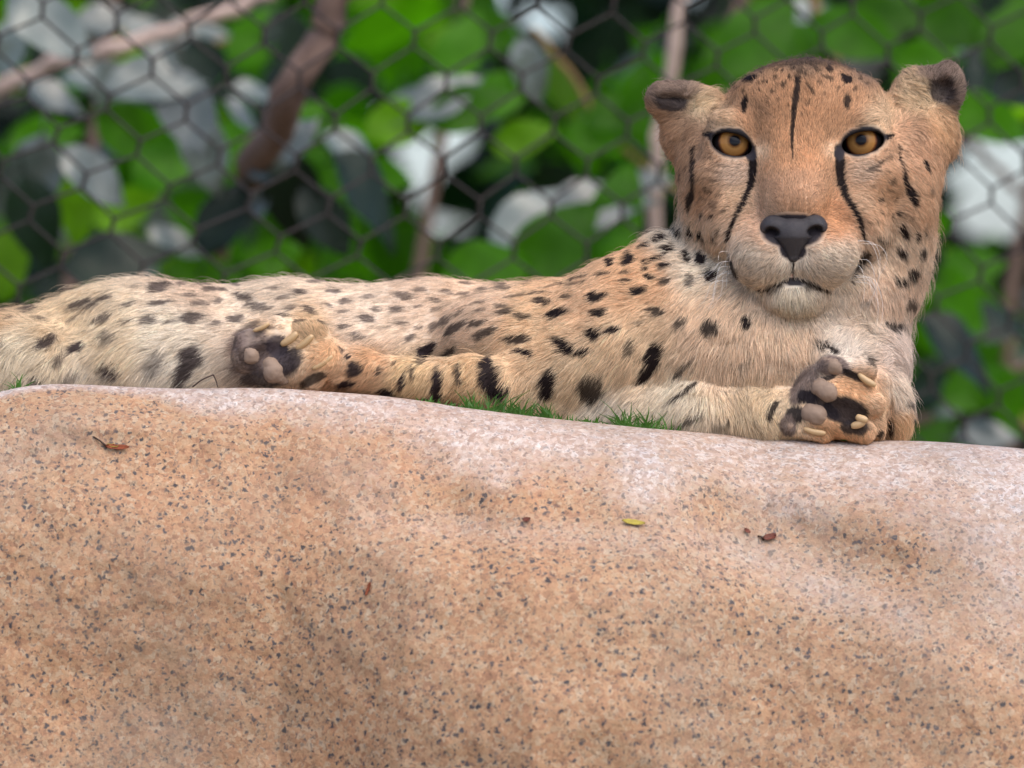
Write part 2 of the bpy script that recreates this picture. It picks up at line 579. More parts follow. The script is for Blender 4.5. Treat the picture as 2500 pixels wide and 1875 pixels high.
def build_rock():
    nx, nt = 620, 420
    px = np.linspace(-700, 3200, nx)
    # t: 0..nb behind the crest, then down the face
    d_front = np.concatenate([np.linspace(0, 1, nt - 80) ** 1.7 * 1.15])       # drop below crest, metres
    b_back = np.linspace(0.30, 0.004, 80)
    X, T = np.meshgrid(px, np.arange(nt))
    ex = (px - 1250) * K
    eyy = edge_y(px)
    sm = np.array([np.mean(edge_py(px + o)) for o in (0,)])
    epy = sum(edge_py(px + o) for o in np.linspace(-40, 40, 9)) / 9.0
    ez = (937.5 - epy) * K * (D + eyy) / D
    a = np.interp(px, [-700, 0, 300, 700, 1000, 1300, 1800, 2300, 3200], [0.30, 0.20, 0.17, 0.17, 0.30, 0.36, 0.36, 0.40, 0.45])
    V = np.zeros((nt, nx, 3))
    V[:, :, 0] = ex[None, :]
    for r in range(80):
        b = b_back[r]
        V[r, :, 1] = eyy + b
        V[r, :, 2] = ez - 0.35 * b ** 1.5 - 0.004 * b
    df = d_front[:, None]
    f = a[None, :] * np.sqrt(df) * np.exp(-df * 0.6) + 0.06 * df
    V[80:, :, 1] = eyy[None, :] - f
    V[80:, :, 2] = ez[None, :] - df
    # large relief, in photograph pixels down the face
    PX = X[80:]
    PY = epy[None, :] + df / K
    rel = np.zeros_like(PX)
    fade = np.clip(df / 0.03, 0, 1)
    rel += 0.030 * gauss2(PX, PY, 420, 1330, 520, 260, 10)
    rel += 0.014 * gauss2(PX, PY, 330, 1010, 300, 60, 8)
    rel -= 0.010 * gauss2(PX, PY, 60, 1150, 190, 65, -18)
    rel -= 0.010 * gauss2(PX, PY, 1060, 1180, 100, 220, -28)
    rel -= 0.009 * gauss2(PX, PY, 1250, 1290, 330, 60, 5)
    rel += 0.020 * gauss2(PX, PY, 1500, 1420, 520, 110, 6)
    rel += 0.016 * gauss2(PX, PY, 2050, 1230, 420, 80, 16)
    rel -= 0.007 * gauss2(PX, PY, 2120, 1400, 380, 80, 26)
    rel += 0.024 * gauss2(PX, PY, 1350, 1650, 600, 240, 0)
    rel += 0.016 * gauss2(PX, PY, 2300, 1620, 300, 160, 20)
    V[80:, :, 1] -= rel * fade * 0.8
    pts = V.reshape(-1, 3)
    n1 = fbm(pts, 0.11, 3, 3) * 0.0028
    n2 = fbm(pts, 0.022, 4, 11) * 0.0017
    n3 = fbm(pts, 0.006, 2, 23) * 0.00035
    fd = np.concatenate([np.full((80, nx), 0.25), np.clip(0.25 + df / 0.04, 0, 1) * np.ones_like(PX)]).ravel()
    pts[:, 1] -= n1 * fd + n2 * np.minimum(1, fd + 0.3) + n3
    pts[:, 2] += n2 * 0.3 * fd
    idx = np.arange(nt * nx).reshape(nt, nx)
    Q = np.stack([idx[:-1, :-1], idx[1:, :-1], idx[1:, 1:], idx[:-1, 1:]], -1).reshape(-1, 4)
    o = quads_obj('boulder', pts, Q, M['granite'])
    # pale crest: polished by lying animals and painted with sky light, broader on the right-hand shoulder
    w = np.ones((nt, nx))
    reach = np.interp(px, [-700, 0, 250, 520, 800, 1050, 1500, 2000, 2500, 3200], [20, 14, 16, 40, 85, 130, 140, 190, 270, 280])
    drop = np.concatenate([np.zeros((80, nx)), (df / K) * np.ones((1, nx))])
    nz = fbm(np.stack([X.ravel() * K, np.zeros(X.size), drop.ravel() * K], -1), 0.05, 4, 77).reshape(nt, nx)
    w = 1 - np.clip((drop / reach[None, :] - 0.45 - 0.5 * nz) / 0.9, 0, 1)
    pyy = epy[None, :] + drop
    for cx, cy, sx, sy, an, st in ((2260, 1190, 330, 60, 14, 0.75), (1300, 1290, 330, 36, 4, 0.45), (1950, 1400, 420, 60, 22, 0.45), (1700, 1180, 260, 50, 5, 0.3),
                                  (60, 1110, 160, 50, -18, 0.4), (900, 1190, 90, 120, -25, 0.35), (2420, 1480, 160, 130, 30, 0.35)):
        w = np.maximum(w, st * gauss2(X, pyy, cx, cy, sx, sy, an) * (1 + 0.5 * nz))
    at = o.data.attributes.new('wear_skylight', 'FLOAT', 'POINT')
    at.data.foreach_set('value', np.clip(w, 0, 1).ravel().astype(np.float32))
    tag(o, 'huge speckled orange-tan granite boulder with a pale crest of worn stone and painted sky light filling the foreground', 'boulder', kind='structure')
    return pts.reshape(nt, nx, 3), px, epy


build_ground()
ROCK, ROCK_PX, ROCK_EPY = build_rock()


def rock_point(px, py):
    """Point on the rock face seen at a photograph pixel."""
    u, v = to_px(ROCK[80:].reshape(-1, 3))
    i = np.argmin((u - px) ** 2 + (v - py) ** 2)
    g = ROCK[80:].reshape(-1, 3)
    nx = ROCK.shape[1]
    r, c = divmod(int(i), nx)
    r = min(max(r, 2), ROCK.shape[0] - 83)
    c = min(max(c, 2), nx - 3)
    A = ROCK[80:]
    du = A[r, c + 2] - A[r, c - 2]
    dv = A[r + 2, c] - A[r - 2, c]
    n = np.cross(dv, du)
    n /= np.linalg.norm(n)
    if n[1] > 0:
        n = -n
    return g[i], n


# ------------------------------------------------------------------ background plants
def leaf_mesh(name, L=0.12, W=0.06, fold=0.25, curl=0.25, mat=None, seed=0):
    r = random.Random(seed)
    nu, nv = 9, 5
    V, F = [], []
    side = r.uniform(-0.12, 0.12)
    for i in range(nu):
        u = i / (nu - 1)
        w = W * 0.5 * (math.sin(math.pi * u ** 0.85) ** 0.8) * (1.05 - 0.25 * u) + 0.0006
        for j in range(nv):
            v = j / (nv - 1) * 2 - 1
            x = u * L
            y = v * w + side * L * u * u
            z = abs(v) * w * fold - curl * L * u * u + 0.004 * math.sin(9 * u + 2 * v + seed)
            V.append((x, y, z))
    for i in range(nu - 1):
        for j in range(nv - 1):
            a = i * nv + j
            F.append((a, a + 1, a + nv + 1, a + nv))
    # short petiole
    t = tube([(0, 0, 0), (-0.012, 0, 0.001), (-0.03, 0, 0.004)], [0.0012, 0.0012, 0.0012], 4)
    o = len(V)
    V += [tuple(p) for p in t[0]]
    F += [tuple(o + q for q in f) for f in t[1]]
    me = bpy.data.meshes.new(name)
    me.from_pydata(V, [], F)
    me.update()
    me.polygons.foreach_set('use_smooth', [True] * len(me.polygons))
    if mat:
        me.materials.append(mat)
    return me


LEAF = {}
for kname in ('leaf_green', 'leaf_young', 'leaf_dark', 'leaf_sky_grey'):
    LEAF[kname] = [leaf_mesh('leaf', 0.12, 0.070, 0.16, 0.10 + 0.1 * s, M[kname], s) for s in range(4)]

# openings through which the sky shows (photograph pixels: x, y, radius)
GAPS = [(1040, 408, 34), (1078, 452, 20), (1100, 495, 42), (1120, 530, 22), (1000, 606, 20), (1130, 352, 16), (1172, 345, 18),
        (2385, 388, 22), (2440, 450, 44), (2480, 400, 26), (2372, 508, 26), (2495, 500, 22), (2440, 515, 18), (1318, -4, 36), (1270, -2, 24), (1370, 2, 26),
        (1370, 122, 24), (1345, 98, 18), (1515, 105, 30), (1435, 130, 22), (937, 30, 20), (1565, 12, 24), (1608, 40, 18), (1678, 178, 18), (1740, 30, 26),
        (870, 168, 24), (905, 90, 16), (8, 250, 18), (20, 285, 14), (1880, 8, 16), (985, 60, 12), (1790, 10, 30)]
GAPS = np.array(GAPS, float)
GAPS[:, 2] *= 0.95
GAPS[GAPS[:, 1] < 60, 2] *= 0.7
_m = (GAPS[:, 1] > 300) & (GAPS[:, 0] > 900)
GAPS[_m, 2] *= 1.22


def hits_gap(pts, slack=0.0):
    u, v = to_px(np.asarray(pts))
    d = np.hypot(u[:, None] - GAPS[None, :, 0], v[:, None] - GAPS[None, :, 1])
    return bool((d < GAPS[None, :, 2] + slack).any())


def place_leaf(parent, kind, pos, yaw, pitch, roll, scale, check=True):
    """Leaf whose blade runs along local x; pitch > 0 droops."""
    m = Matrix.LocRotScale(Vector(pos), Euler((roll, pitch, yaw)), Vector((scale,) * 3))
    me = random.choice(LEAF[kind])
    if check:
        pts = np.array([m @ v.co for v in list(me.vertices)[:45:2]])
        if hits_gap(pts, 3):
            return None
    o = bpy.data.objects.new('leaf', me)
    COL.objects.link(o)
    o.parent = parent
    o.matrix_basis = parent.matrix_basis.inverted() @ m
    return o


def branch_obj(name, parent, pts, r0, r1, mat, n=18, sides=8):
    path = smooth_path(pts, n)
    path = [p + 0.35 * r0 * np.array([math.sin(i * 1.7), math.cos(i * 1.1), math.sin(i * 2.3)]) for i, p in enumerate(path)]
    rad = [r0 + (r1 - r0) * i / n for i in range(n + 1)]
    rad = [a * (1 + 0.08 * math.sin(i * 2.1)) for i, a in enumerate(rad)]
    base = np.array(parent.location)
    V, F = tube([p - base for p in path], rad, sides)
    return mesh_obj(name, V, F, mat, parent)


G2 = 2500 / 2212.0
# leaves one can tell apart in the photograph: x, y, length, angle of the blade (deg, anticlockwise from +x), kind, depth, facing
HERO = [
    (105, 60, 230, -40, 'leaf_sky_grey', 1.5, .6), (20, 95, 150, 70, 'leaf_sky_grey', 1.7, .6), (330, 165, 230, 15, 'leaf_sky_grey', 1.6, .7), (400, 245, 230, -70, 'leaf_sky_grey', 1.6, .6), (440, 335, 190, -80, 'leaf_sky_grey', 1.7, .4),
    (260, 210, 190, -60, 'leaf_sky_grey', 1.8, .5), (200, 385, 190, -45, 'leaf_sky_grey', 1.6, .7), (72, 400, 230, -100, 'leaf_sky_grey', 1.7, .4), (115, 205, 150, -20, 'leaf_sky_grey', 1.8, .9), (200, 165, 150, 5, 'leaf_sky_grey', 1.9, .9),
    (615, 320, 200, 40, 'leaf_sky_grey', 1.6, .8), (765, 325, 160, -28, 'leaf_sky_grey', 1.7, .8), (560, 440, 90, 60, 'leaf_sky_grey', 1.7, .7), (555, 190, 120, 5, 'leaf_sky_grey', 1.9, .9), (530, 243, 110, -28, 'leaf_sky_grey', 1.8, .9),
    (1150, 150, 150, -65, 'leaf_sky_grey', 1.9, .5), (1160, 470, 260, 38, 'leaf_sky_grey', 1.7, .6), (1290, 425, 240, 25, 'leaf_sky_grey', 1.7, .7), (1390, 395, 130, 8, 'leaf_sky_grey', 1.9, .8),
    (960, 205, 190, 32, 'leaf_sky_grey', 1.8, .6), (890, 225, 140, 20, 'leaf_sky_grey', 1.9, .6), (830, 50, 130, 40, 'leaf_sky_grey', 2.0, .6), (1240, 60, 140, 25, 'leaf_sky_grey', 2.0, .7), (1200, 10, 150, 10, 'leaf_sky_grey', 2.1, .9),
    (380, 525, 140, -25, 'leaf_sky_grey', 1.8, .8), (1700, 20, 170, 30, 'leaf_sky_grey', 1.9, .7), (1590, 100, 100, 60, 'leaf_sky_grey', 2.0, .6), (2130, 935, 140, 10, 'leaf_sky_grey', 1.8, .6), (2060, 860, 120, 40, 'leaf_sky_grey', 2.0, .5),
    (2170, 160, 200, -30, 'leaf_dark', 1.8, .3), (2080, 740, 220, -30, 'leaf_dark', 1.7, .5), (2000, 560, 150, -60, 'leaf_dark', 1.9, .4),
    (920, 490, 260, -80, 'leaf_dark', 1.5, .5), (810, 410, 250, -40, 'leaf_dark', 1.6, .5), (640, 430, 240, -70, 'leaf_dark', 1.7, .4), (950, 560, 200, -70, 'leaf_dark', 1.5, .6), (70, 480, 220, -80, 'leaf_dark', 1.6, .4),
    (250, 560, 240, 10, 'leaf_dark', 1.6, .3), (480, 460, 200, 70, 'leaf_dark', 1.7, .3), (1380, 60, 160, -80, 'leaf_dark', 2.0, .3), (1060, 330, 200, 10, 'leaf_dark', 1.9, .3), (1130, 270, 170, 20, 'leaf_dark', 1.9, .3),
    (300, 295, 220, -30, 'leaf_green', 1.8, .1), (370, 350, 200, 30, 'leaf_green', 1.8, .1), (160, 455, 170, -95, 'leaf_young', 1.7, .1), (275, 450, 170, 20, 'leaf_young', 1.8, .1), (8, 560, 190, 90, 'leaf_young', 1.7, .1),
    (100, 300, 180, 10, 'leaf_green', 1.9, .1), (40, 190, 170, 40, 'leaf_green', 2.0, .1), (530, 330, 170, -60, 'leaf_green', 1.9, .1), (690, 300, 150, 60, 'leaf_green', 1.9, .1), (640, 270, 160, 30, 'leaf_green', 1.9, .1),
    (820, 380, 150, -20, 'leaf_green', 1.8, .1), (540, 390, 150, 50, 'leaf_green', 2.0, .1), (720, 210, 190, 60, 'leaf_green', 1.9, .1), (880, 130, 190, -30, 'leaf_green', 2.0, .1), (1000, 100, 190, 60, 'leaf_green', 2.0, .1),
    (1080, 195, 190, 40, 'leaf_green', 1.9, .1), (930, 290, 230, -35, 'leaf_green', 1.8, .1), (1010, 225, 190, 30, 'leaf_green', 1.8, .1), (870, 255, 190, 30, 'leaf_young', 1.8, .1), (1060, 70, 170, -30, 'leaf_green', 2.1, .1),
    (1060, 570, 230, 18, 'leaf_green', 1.6, .1), (1200, 530, 260, 35, 'leaf_green', 1.65, .1), (1340, 460, 230, 60, 'leaf_green', 1.7, .1), (1250, 560, 220, 40, 'leaf_green', 1.7, .1), (1130, 300, 150, 10, 'leaf_young', 1.9, .1),
    (1280, 300, 140, -20, 'leaf_green', 2.0, .1), (1390, 230, 190, 80, 'leaf_green', 2.0, .1), (1330, 230, 150, 40, 'leaf_green', 2.0, .1), (1640, 65, 260, 55, 'leaf_green', 1.7, .1), (1720, 110, 230, 20, 'leaf_green', 1.8, .1),
    (1560, 130, 160, 80, 'leaf_green', 1.9, .1), (1850, 80, 220, -20, 'leaf_green', 1.8, .1), (1910, 30, 200, 20, 'leaf_green', 1.9, .1), (2060, 40, 220, -10, 'leaf_green', 1.8, .1), (2180, 55, 220, 70, 'leaf_green', 1.8, .1),
    (2000, 120, 180, 40, 'leaf_green', 1.9, .1), (2130, 260, 200, -30, 'leaf_green', 1.9, .1), (2060, 330, 150, 60, 'leaf_green', 2.0, .1), (2100, 570, 170, 20, 'leaf_green', 2.0, .1), (2060, 640, 200, -40, 'leaf_green', 1.9, .1),
    (2150, 690, 170, 10, 'leaf_dark', 2.0, .2), (2010, 720, 170, -70, 'leaf_green', 1.9, .1), (2110, 830, 180, 30, 'leaf_green', 1.9, .1), (2180, 860, 170, -60, 'leaf_green', 1.9, .1), (2010, 830, 150, 60, 'leaf_dark', 2.0, .2),
    (590, 560, 150, 15, 'leaf_green', 1.8, .1), (440, 590, 190, 10, 'leaf_green', 1.9, .1), (700, 480, 190, -60, 'leaf_dark', 1.7, .2), (730, 390, 160, 20, 'leaf_green', 1.9, .1), (560, 80, 190, 50, 'leaf_green', 2.0, .1),
    (450, 150, 170, -60, 'leaf_dark', 2.0, .3), (630, 110, 200, -70, 'leaf_dark', 2.0, .3), (330, 80, 150, -30, 'leaf_sky_grey', 2.0, .7), (420, 60, 150, 20, 'leaf_sky_grey', 2.1, .7), (230, 40, 160, 10, 'leaf_sky_grey', 2.0, .7),
]


def build_shrubs():
    hosts = []
    specs = [(-0.42, 1.95, 'large broadleaf shrub with big grey-green glossy leaves, greyed by painted sky reflection, at the upper left behind the netting', 'leftmost'),
             (-0.08, 2.05, 'bright green broadleaf shrub behind the middle of the netting above the cheetah back', 'mid'),
             (0.24, 2.10, 'leafy green shrub growing directly behind the cheetah head', 'head'),
             (0.52, 2.15, 'dark green shrub with sky gaps at the far right behind the cheetah', 'right')]
    for x, y, lab, _ in specs:
        e = empty('broadleaf_shrub', (x, y, -0.75))
        tag(e, lab, 'shrub', 'shrubs growing behind the wire netting')
        hosts.append(e)
    bpy.context.view_layer.update()

    def host_for(px):
        return hosts[0] if px < 720 else hosts[1] if px < 1500 else hosts[2] if px < 2150 else hosts[3]

    # stems and limbs
    def br(pts, r0, r1, mat, host, n=18):
        branch_obj('branch', host, [PM(a * G2, b * G2, y) for a, b, y in pts], r0, r1, mat, n)

    br([(420, 620, 1.9), (520, 425, 1.5), (610, 240, 1.08), (722, 20, 1.05), (812, -160, 1.05)], 0.0150, 0.0155, M['bark'], hosts[0])
    br([(-150, 300, 1.7), (60, 160, 1.65), (230, 110, 1.6), (400, 55, 1.6), (600, -20, 1.6)], 0.0085, 0.0065, M['bark_pale'], hosts[0])
    br([(-150, 110, 1.9), (180, 70, 1.9), (420, 95, 1.9), (620, 60, 1.95)], 0.0035, 0.0025, M['bark_tan'], hosts[0])
    br([(1500, 1300, 1.6), (1440, 800, 1.6), (1415, 420, 1.6), (1430, 250, 1.6), (1475, 0, 1.6), (1490, -100, 1.6)], 0.0072, 0.0062, M['bark_pale'], hosts[1])
    br([(1150, 60, 1.7), (1240, 170, 1.7), (1310, 280, 1.7), (1440, 400, 1.7), (1600, 500, 1.7)], 0.0030, 0.0028, M['bark_tan'], hosts[1])
    br([(1640, 900, 1.8), (1570, 200, 1.8), (1600, 0, 1.8), (1640, -90, 1.8)], 0.007, 0.006, M['bark'], hosts[2])
    br([(1730, -80, 1.5), (1765, 30, 1.5), (1800, 130, 1.5), (1850, 330, 1.5)], 0.0055, 0.0045, M['bark_tan'], hosts[2])
    br([(1960, 920, 1.7), (2090, 860, 1.7), (2230, 780, 1.7), (2400, 700, 1.7)], 0.0055, 0.004, M['bark'], hosts[3])
    br([(1990, 690, 1.9), (2080, 800, 1.9), (2200, 900, 1.9), (2320, 1000, 1.9)], 0.004, 0.003, M['bark_tan'], hosts[3])
    br([(2030, 250, 2.2), (2120, 330, 2.2), (2260, 480, 2.2)], 0.005, 0.004, M['bark'], hosts[3])
    for e, x in zip(hosts, (-0.42, -0.08, 0.24, 0.52)):
        branch_obj('stem', e, [(x, e.location.y, -0.78), (x + .03, e.location.y + .03, -0.35), (x - .02, e.location.y + .05, 0.0), (x + .04, e.location.y, 0.5), (x, e.location.y + .1, 1.0)], 0.009, 0.004, M['bark'])

    counts = {id(h): 0 for h in hosts}
    for (x, y, ln, ang, kind, dep, face) in HERO:
        dep -= 0.35
        if kind == 'leaf_sky_grey':
            face *= 0.65
        px, py = x * G2, y * G2
        h = host_for(px)
        a = R(ang)
        scale = ln * G2 * K * (D + dep) / D / 0.12
        # blade direction in the picture plane, blade normal between the viewer (-Y) and the sky (+Z)
        d = Vector((math.cos(a), random.uniform(-.25, .25), math.sin(a))).normalized()
        nrm = Vector((random.uniform(-.3, .3) if kind != 'leaf_sky_grey' else random.uniform(-.12, .12), -(1 - face) - 0.15, face + 0.1))
        nrm = (nrm - d * nrm.dot(d)).normalized()
        yv = nrm.cross(d)
        rot = Matrix((d, yv, nrm)).transposed().to_4x4()
        c = Vector(PM(px, py, dep)) - d * 0.06 * scale
        m = Matrix.Translation(c) @ rot @ Matrix.Scale(scale, 4)
        me = random.choice(LEAF[kind])
        pts = np.array([m @ v.co for v in list(me.vertices)[:45:2]])
        if hits_gap(pts, 0):
            continue
        o = bpy.data.objects.new('leaf', me)
        COL.objects.link(o)
        o.parent = h
        o.matrix_basis = Matrix.Translation(-h.location) @ m
        counts[id(h)] += 1
    # filling leaves at random through the crowns
    tries = 0
    while tries < 3400:
        tries += 1
        y = random.uniform(2.15, 3.3)
        px = random.uniform(-700, 3200)
        pz = random.uniform(-0.35, 0.85)
        x = (px - 1250) * K * (D + y) / D
        h = host_for(px + random.uniform(-150, 150))
        if counts[id(h)] >= 297:
            continue
        inframe = -150 < px < 2650 and -0.12 < pz < 0.48
        if not inframe and random.random() < 0.72:
            continue
        kind = random.choices(['leaf_green', 'leaf_young', 'leaf_dark', 'leaf_sky_grey'], [6, 1.5, 6, 0.7])[0]
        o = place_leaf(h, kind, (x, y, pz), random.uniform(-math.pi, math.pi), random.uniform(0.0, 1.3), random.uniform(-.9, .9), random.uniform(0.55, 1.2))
        if o:
            counts[id(h)] += 1
    print('shrub leaves', list(counts.values()))


def build_thicket():
    """far off: a dark mass of foliage that reads as one"""
    V, F = [], []
    n = 0
    r = np.random.default_rng(5)
    while n < 5200:
        y = r.uniform(4.0, 6.0)
        x = r.uniform(-2.6, 2.6)
        z = r.uniform(-0.75, 1.5) if r.random() < .7 else r.uniform(-0.2, 0.7)
        s = r.uniform(0.07, 0.14)
        a, t = r.uniform(0, 6.28), r.uniform(-1.1, 1.1)
        d = np.array([math.cos(a) * math.cos(t), math.sin(a) * math.cos(t) * .5, math.sin(t)])
        d /= np.linalg.norm(d)
        w = np.cross(d, r.normal(size=3))
        w /= np.linalg.norm(w)
        c = np.array([x, y, z])
        q = [c - d * s, c - d * .3 * s + w * .45 * s, c + d * .5 * s + w * .35 * s, c + d * s, c + d * .5 * s - w * .35 * s, c - d * .3 * s - w * .45 * s]
        if hits_gap(np.array(q + [c]), 4):
            n += 0.2
            continue
        b = len(V)
        V += q
        F += [(b, b + 1, b + 2, b + 3), (b, b + 3, b + 4, b + 5)]
        n += 1
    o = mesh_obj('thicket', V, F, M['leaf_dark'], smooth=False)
    tag(o, 'dark out-of-focus thicket of foliage far behind the shrubs', 'thicket', kind='stuff')


def build_fence():
    y0 = 0.92
    root = empty('netting_fence', (0, y0, -0.75))
    tag(root, 'dark hexagonal wire netting fence stretched behind the cheetah', 'fence')
    V, F = [], []

    def warp(x, z):
        xx = x + 0.006 * math.sin(23 * z + 9 * x) + 0.010 * math.sin(2.3 * z + 1.3 * x) + 0.012 * math.sin(3.1 * x + 6 * z + 1)
        zz = z + 0.014 * math.sin(4.3 * x + 0.7) + 0.008 * math.sin(9 * x + 4 * z)
        c, s = math.cos(R(-7)), math.sin(R(-7))
        return np.array([xx * c - zz * s, y0 + 0.22 * x + 0.02 * math.sin(5 * x + 3 * z), xx * s + zz * c])

    W, H, tw = 0.062, 0.034, 0.0130      # cell width, row pitch, length of the twist

    def add(pa, pb, r, twist=False):
        nonlocal V, F
        if twist:
            for ph in (0, math.pi):
                path = []
                for k in range(7):
                    u = k / 6
                    p = pa * (1 - u) + pb * u
                    an = ph + u * 2.5 * math.pi
                    path.append(p + np.array([math.cos(an), math.sin(an), 0]) * r * 0.9)
                a, b = tube(path, [r] * 7, 4, False)
                o = len(V)
                V += a
                F += [tuple(o + q for q in f) for f in b]
        else:
            pm = (pa + pb) / 2 + np.array([0, 0, 0])
            a, b = tube([pa, pm, pb], [r] * 3, 4, False)
            o = len(V)
            V += a
            F += [tuple(o + q for q in f) for f in b]

    r = 0.0013
    for j in range(-14, 32):
        for i in range(-18, 19):
            x = (i + 0.5 * (j % 2)) * W
            z = j * H
            bot = warp(x, z - tw / 2)
            top = warp(x, z + tw / 2)
            add(bot, top, r, True)
            z2 = (j + 1) * H - tw / 2
            add(top, warp(x - W / 2, z2), r)
            add(top, warp(x + W / 2, z2), r)
    base = np.array([0, y0, -0.75])
    mesh_obj('netting', [v - base for v in V], F, M['wire'], root)
    for sx in (-1.12, 1.12):
        a, b = tube([(sx, 0.22 * sx, -0.02), (sx, 0.22 * sx, 1.9)], [0.02, 0.02], 12)
        mesh_obj('post', a, b, M['wire'], root)


build_thicket()
build_shrubs()
build_fence()


# ------------------------------------------------------------------ the cheetah: one continuous body from a distance field
VX = 0.0015
LO = np.array([-0.50, -0.075, -0.068])
HI = np.array([0.350, 0.215, 0.262])
DIM = np.ceil((HI - LO) / VX).astype(int)


class Field:
    def __init__(self, lo, hi, vx):
        self.lo, self.vx = np.asarray(lo, float), vx
        self.dim = np.ceil((np.asarray(hi) - self.lo) / vx).astype(int)
        self.f = np.full(self.dim, 0.05, np.float32)

    def box(self, lo, hi):
        a = np.clip(np.floor((lo - self.lo) / self.vx).astype(int), 0, self.dim)
        b = np.clip(np.ceil((hi - self.lo) / self.vx).astype(int) + 1, 0, self.dim)
        ax = [(self.lo[k] + self.vx * np.arange(a[k], b[k])).astype(np.float32) for k in range(3)]
        return (slice(a[0], b[0]), slice(a[1], b[1]), slice(a[2], b[2])), ax[0][:, None, None], ax[1][None, :, None], ax[2][None, None, :]

    def union(self, sl, d, k):
        if d.size == 0:
            return
        f = self.f[sl]
        h = np.maximum(k - np.abs(f - d), 0) / k
        self.f[sl] = np.minimum(f, d) - h * h * k * 0.25

    def cut(self, sl, d, k):
        if d.size == 0:
            return
        f = self.f[sl]
        d = -d
        h = np.maximum(k - np.abs(f - d), 0) / k
        self.f[sl] = np.maximum(f, d) + h * h * k * 0.25

    def ell(self, c, r, k=20, cut=False, roll=0.0):
        """ellipsoid: centre and radii in photograph pixels; roll in degrees clockwise in the picture."""
        s = K * (D + c[2] * K) / D
        p = P(*c)
        r = np.array([r[0], r[2], r[1]], float) * s
        k *= K
        m = max(r) if roll else r
        sl, x, y, z = self.box(p - m - k - 0.004, p + m + k + 0.004)
        x, y, z = x - p[0], y - p[1], z - p[2]
        if roll:
            cr, sr = math.cos(R(roll)), math.sin(R(roll))
            x, z = x * cr - z * sr, x * sr + z * cr
        k0 = np.sqrt((x / r[0]) ** 2 + (y / r[1]) ** 2 + (z / r[2]) ** 2)
        k1 = np.sqrt((x / r[0] ** 2) ** 2 + (y / r[1] ** 2) ** 2 + (z / r[2] ** 2) ** 2) + 1e-9
        d = k0 * (k0 - 1) / k1
        (self.cut if cut else self.union)(sl, d.astype(np.float32), k)

    def cap(self, a, b, ra, rb, k=20, cut=False):
        pa, pb = P(*a), P(*b)
        ra *= K * (D + a[2] * K) / D
        rb *= K * (D + b[2] * K) / D
        k *= K
        m = k + 0.004
        sl, x, y, z = self.box(np.minimum(pa - ra, pb - rb) - m, np.maximum(pa + ra, pb + rb) + m)
        ba = pb - pa
        L2 = ba @ ba
        t = np.clip(((x - pa[0]) * ba[0] + (y - pa[1]) * ba[1] + (z - pa[2]) * ba[2]) / L2, 0, 1)
        d = np.sqrt((x - pa[0] - t * ba[0]) ** 2 + (y - pa[1] - t * ba[1]) ** 2 + (z - pa[2] - t * ba[2]) ** 2) - (ra + (rb - ra) * t)
        (self.cut if cut else self.union)(sl, d.astype(np.float32), k)

    def chain(self, pts, k=20, cut=False):
        for p, q in zip(pts[:-1], pts[1:]):
            self.cap(p[:3], q[:3], p[3], q[3], k, cut)

    def mesh(self):
        g = openvdb.FloatGrid(0.05)
        g.copyFromArray(self.f)
        pts, quads = g.convertToQuads(isovalue=0.0)
        v = pts * self.vx + self.lo
        q = quads[:, ::-1]
        # orient outwards: compare with the field gradient
        e1, e2 = v[q[:, 1]] - v[q[:, 0]], v[q[:, 2]] - v[q[:, 0]]
        n = np.cross(e1, e2)
        c = v[q].mean(1)
        n /= np.linalg.norm(n, axis=1)[:, None] + 1e-12
        def samp(p):
            i = np.clip(np.round((p - self.lo) / self.vx).astype(int), 0, self.dim - 1)
            return self.f[i[:, 0], i[:, 1], i[:, 2]]
        up = samp(c + n * self.vx * 1.5) - samp(c - n * self.vx * 1.5)
        if np.sum(up > 0) < np.sum(up < 0):
            q = q[:, ::-1]
        return v, np.ascontiguousarray(q)


def vertex_normals(v, q):
    n = np.zeros_like(v)
    fn = np.cross(v[q[:, 2]] - v[q[:, 0]], v[q[:, 3]] - v[q[:, 1]])
    for i in range(4):
        for k in range(3):
            n[:, k] += np.bincount(q[:, i], fn[:, k], len(v))
    return n / (np.linalg.norm(n, axis=1)[:, None] + 1e-12)


def relax(v, q, it=2, w=0.5):
    for _ in range(it):
        s = np.zeros_like(v)
        c = np.zeros(len(v))
        for i in range(4):
            a, b = q[:, i], q[:, (i + 1) % 4]
            for k in range(3):
                s[:, k] += np.bincount(a, v[b, k], len(v)) + np.bincount(b, v[a, k], len(v))
            c += np.bincount(a, None, len(v)) + np.bincount(b, None, len(v))
        v = v * (1 - w) + w * s / c[:, None]
    return v


EYES = [dict(c=(1787, 353), r=(50, 27), roll=14, pupil=(1794, 343), d=40), dict(c=(2106, 349), r=(53, 27), roll=-12, pupil=(2102, 341), d=42)]
EYE_R = 52


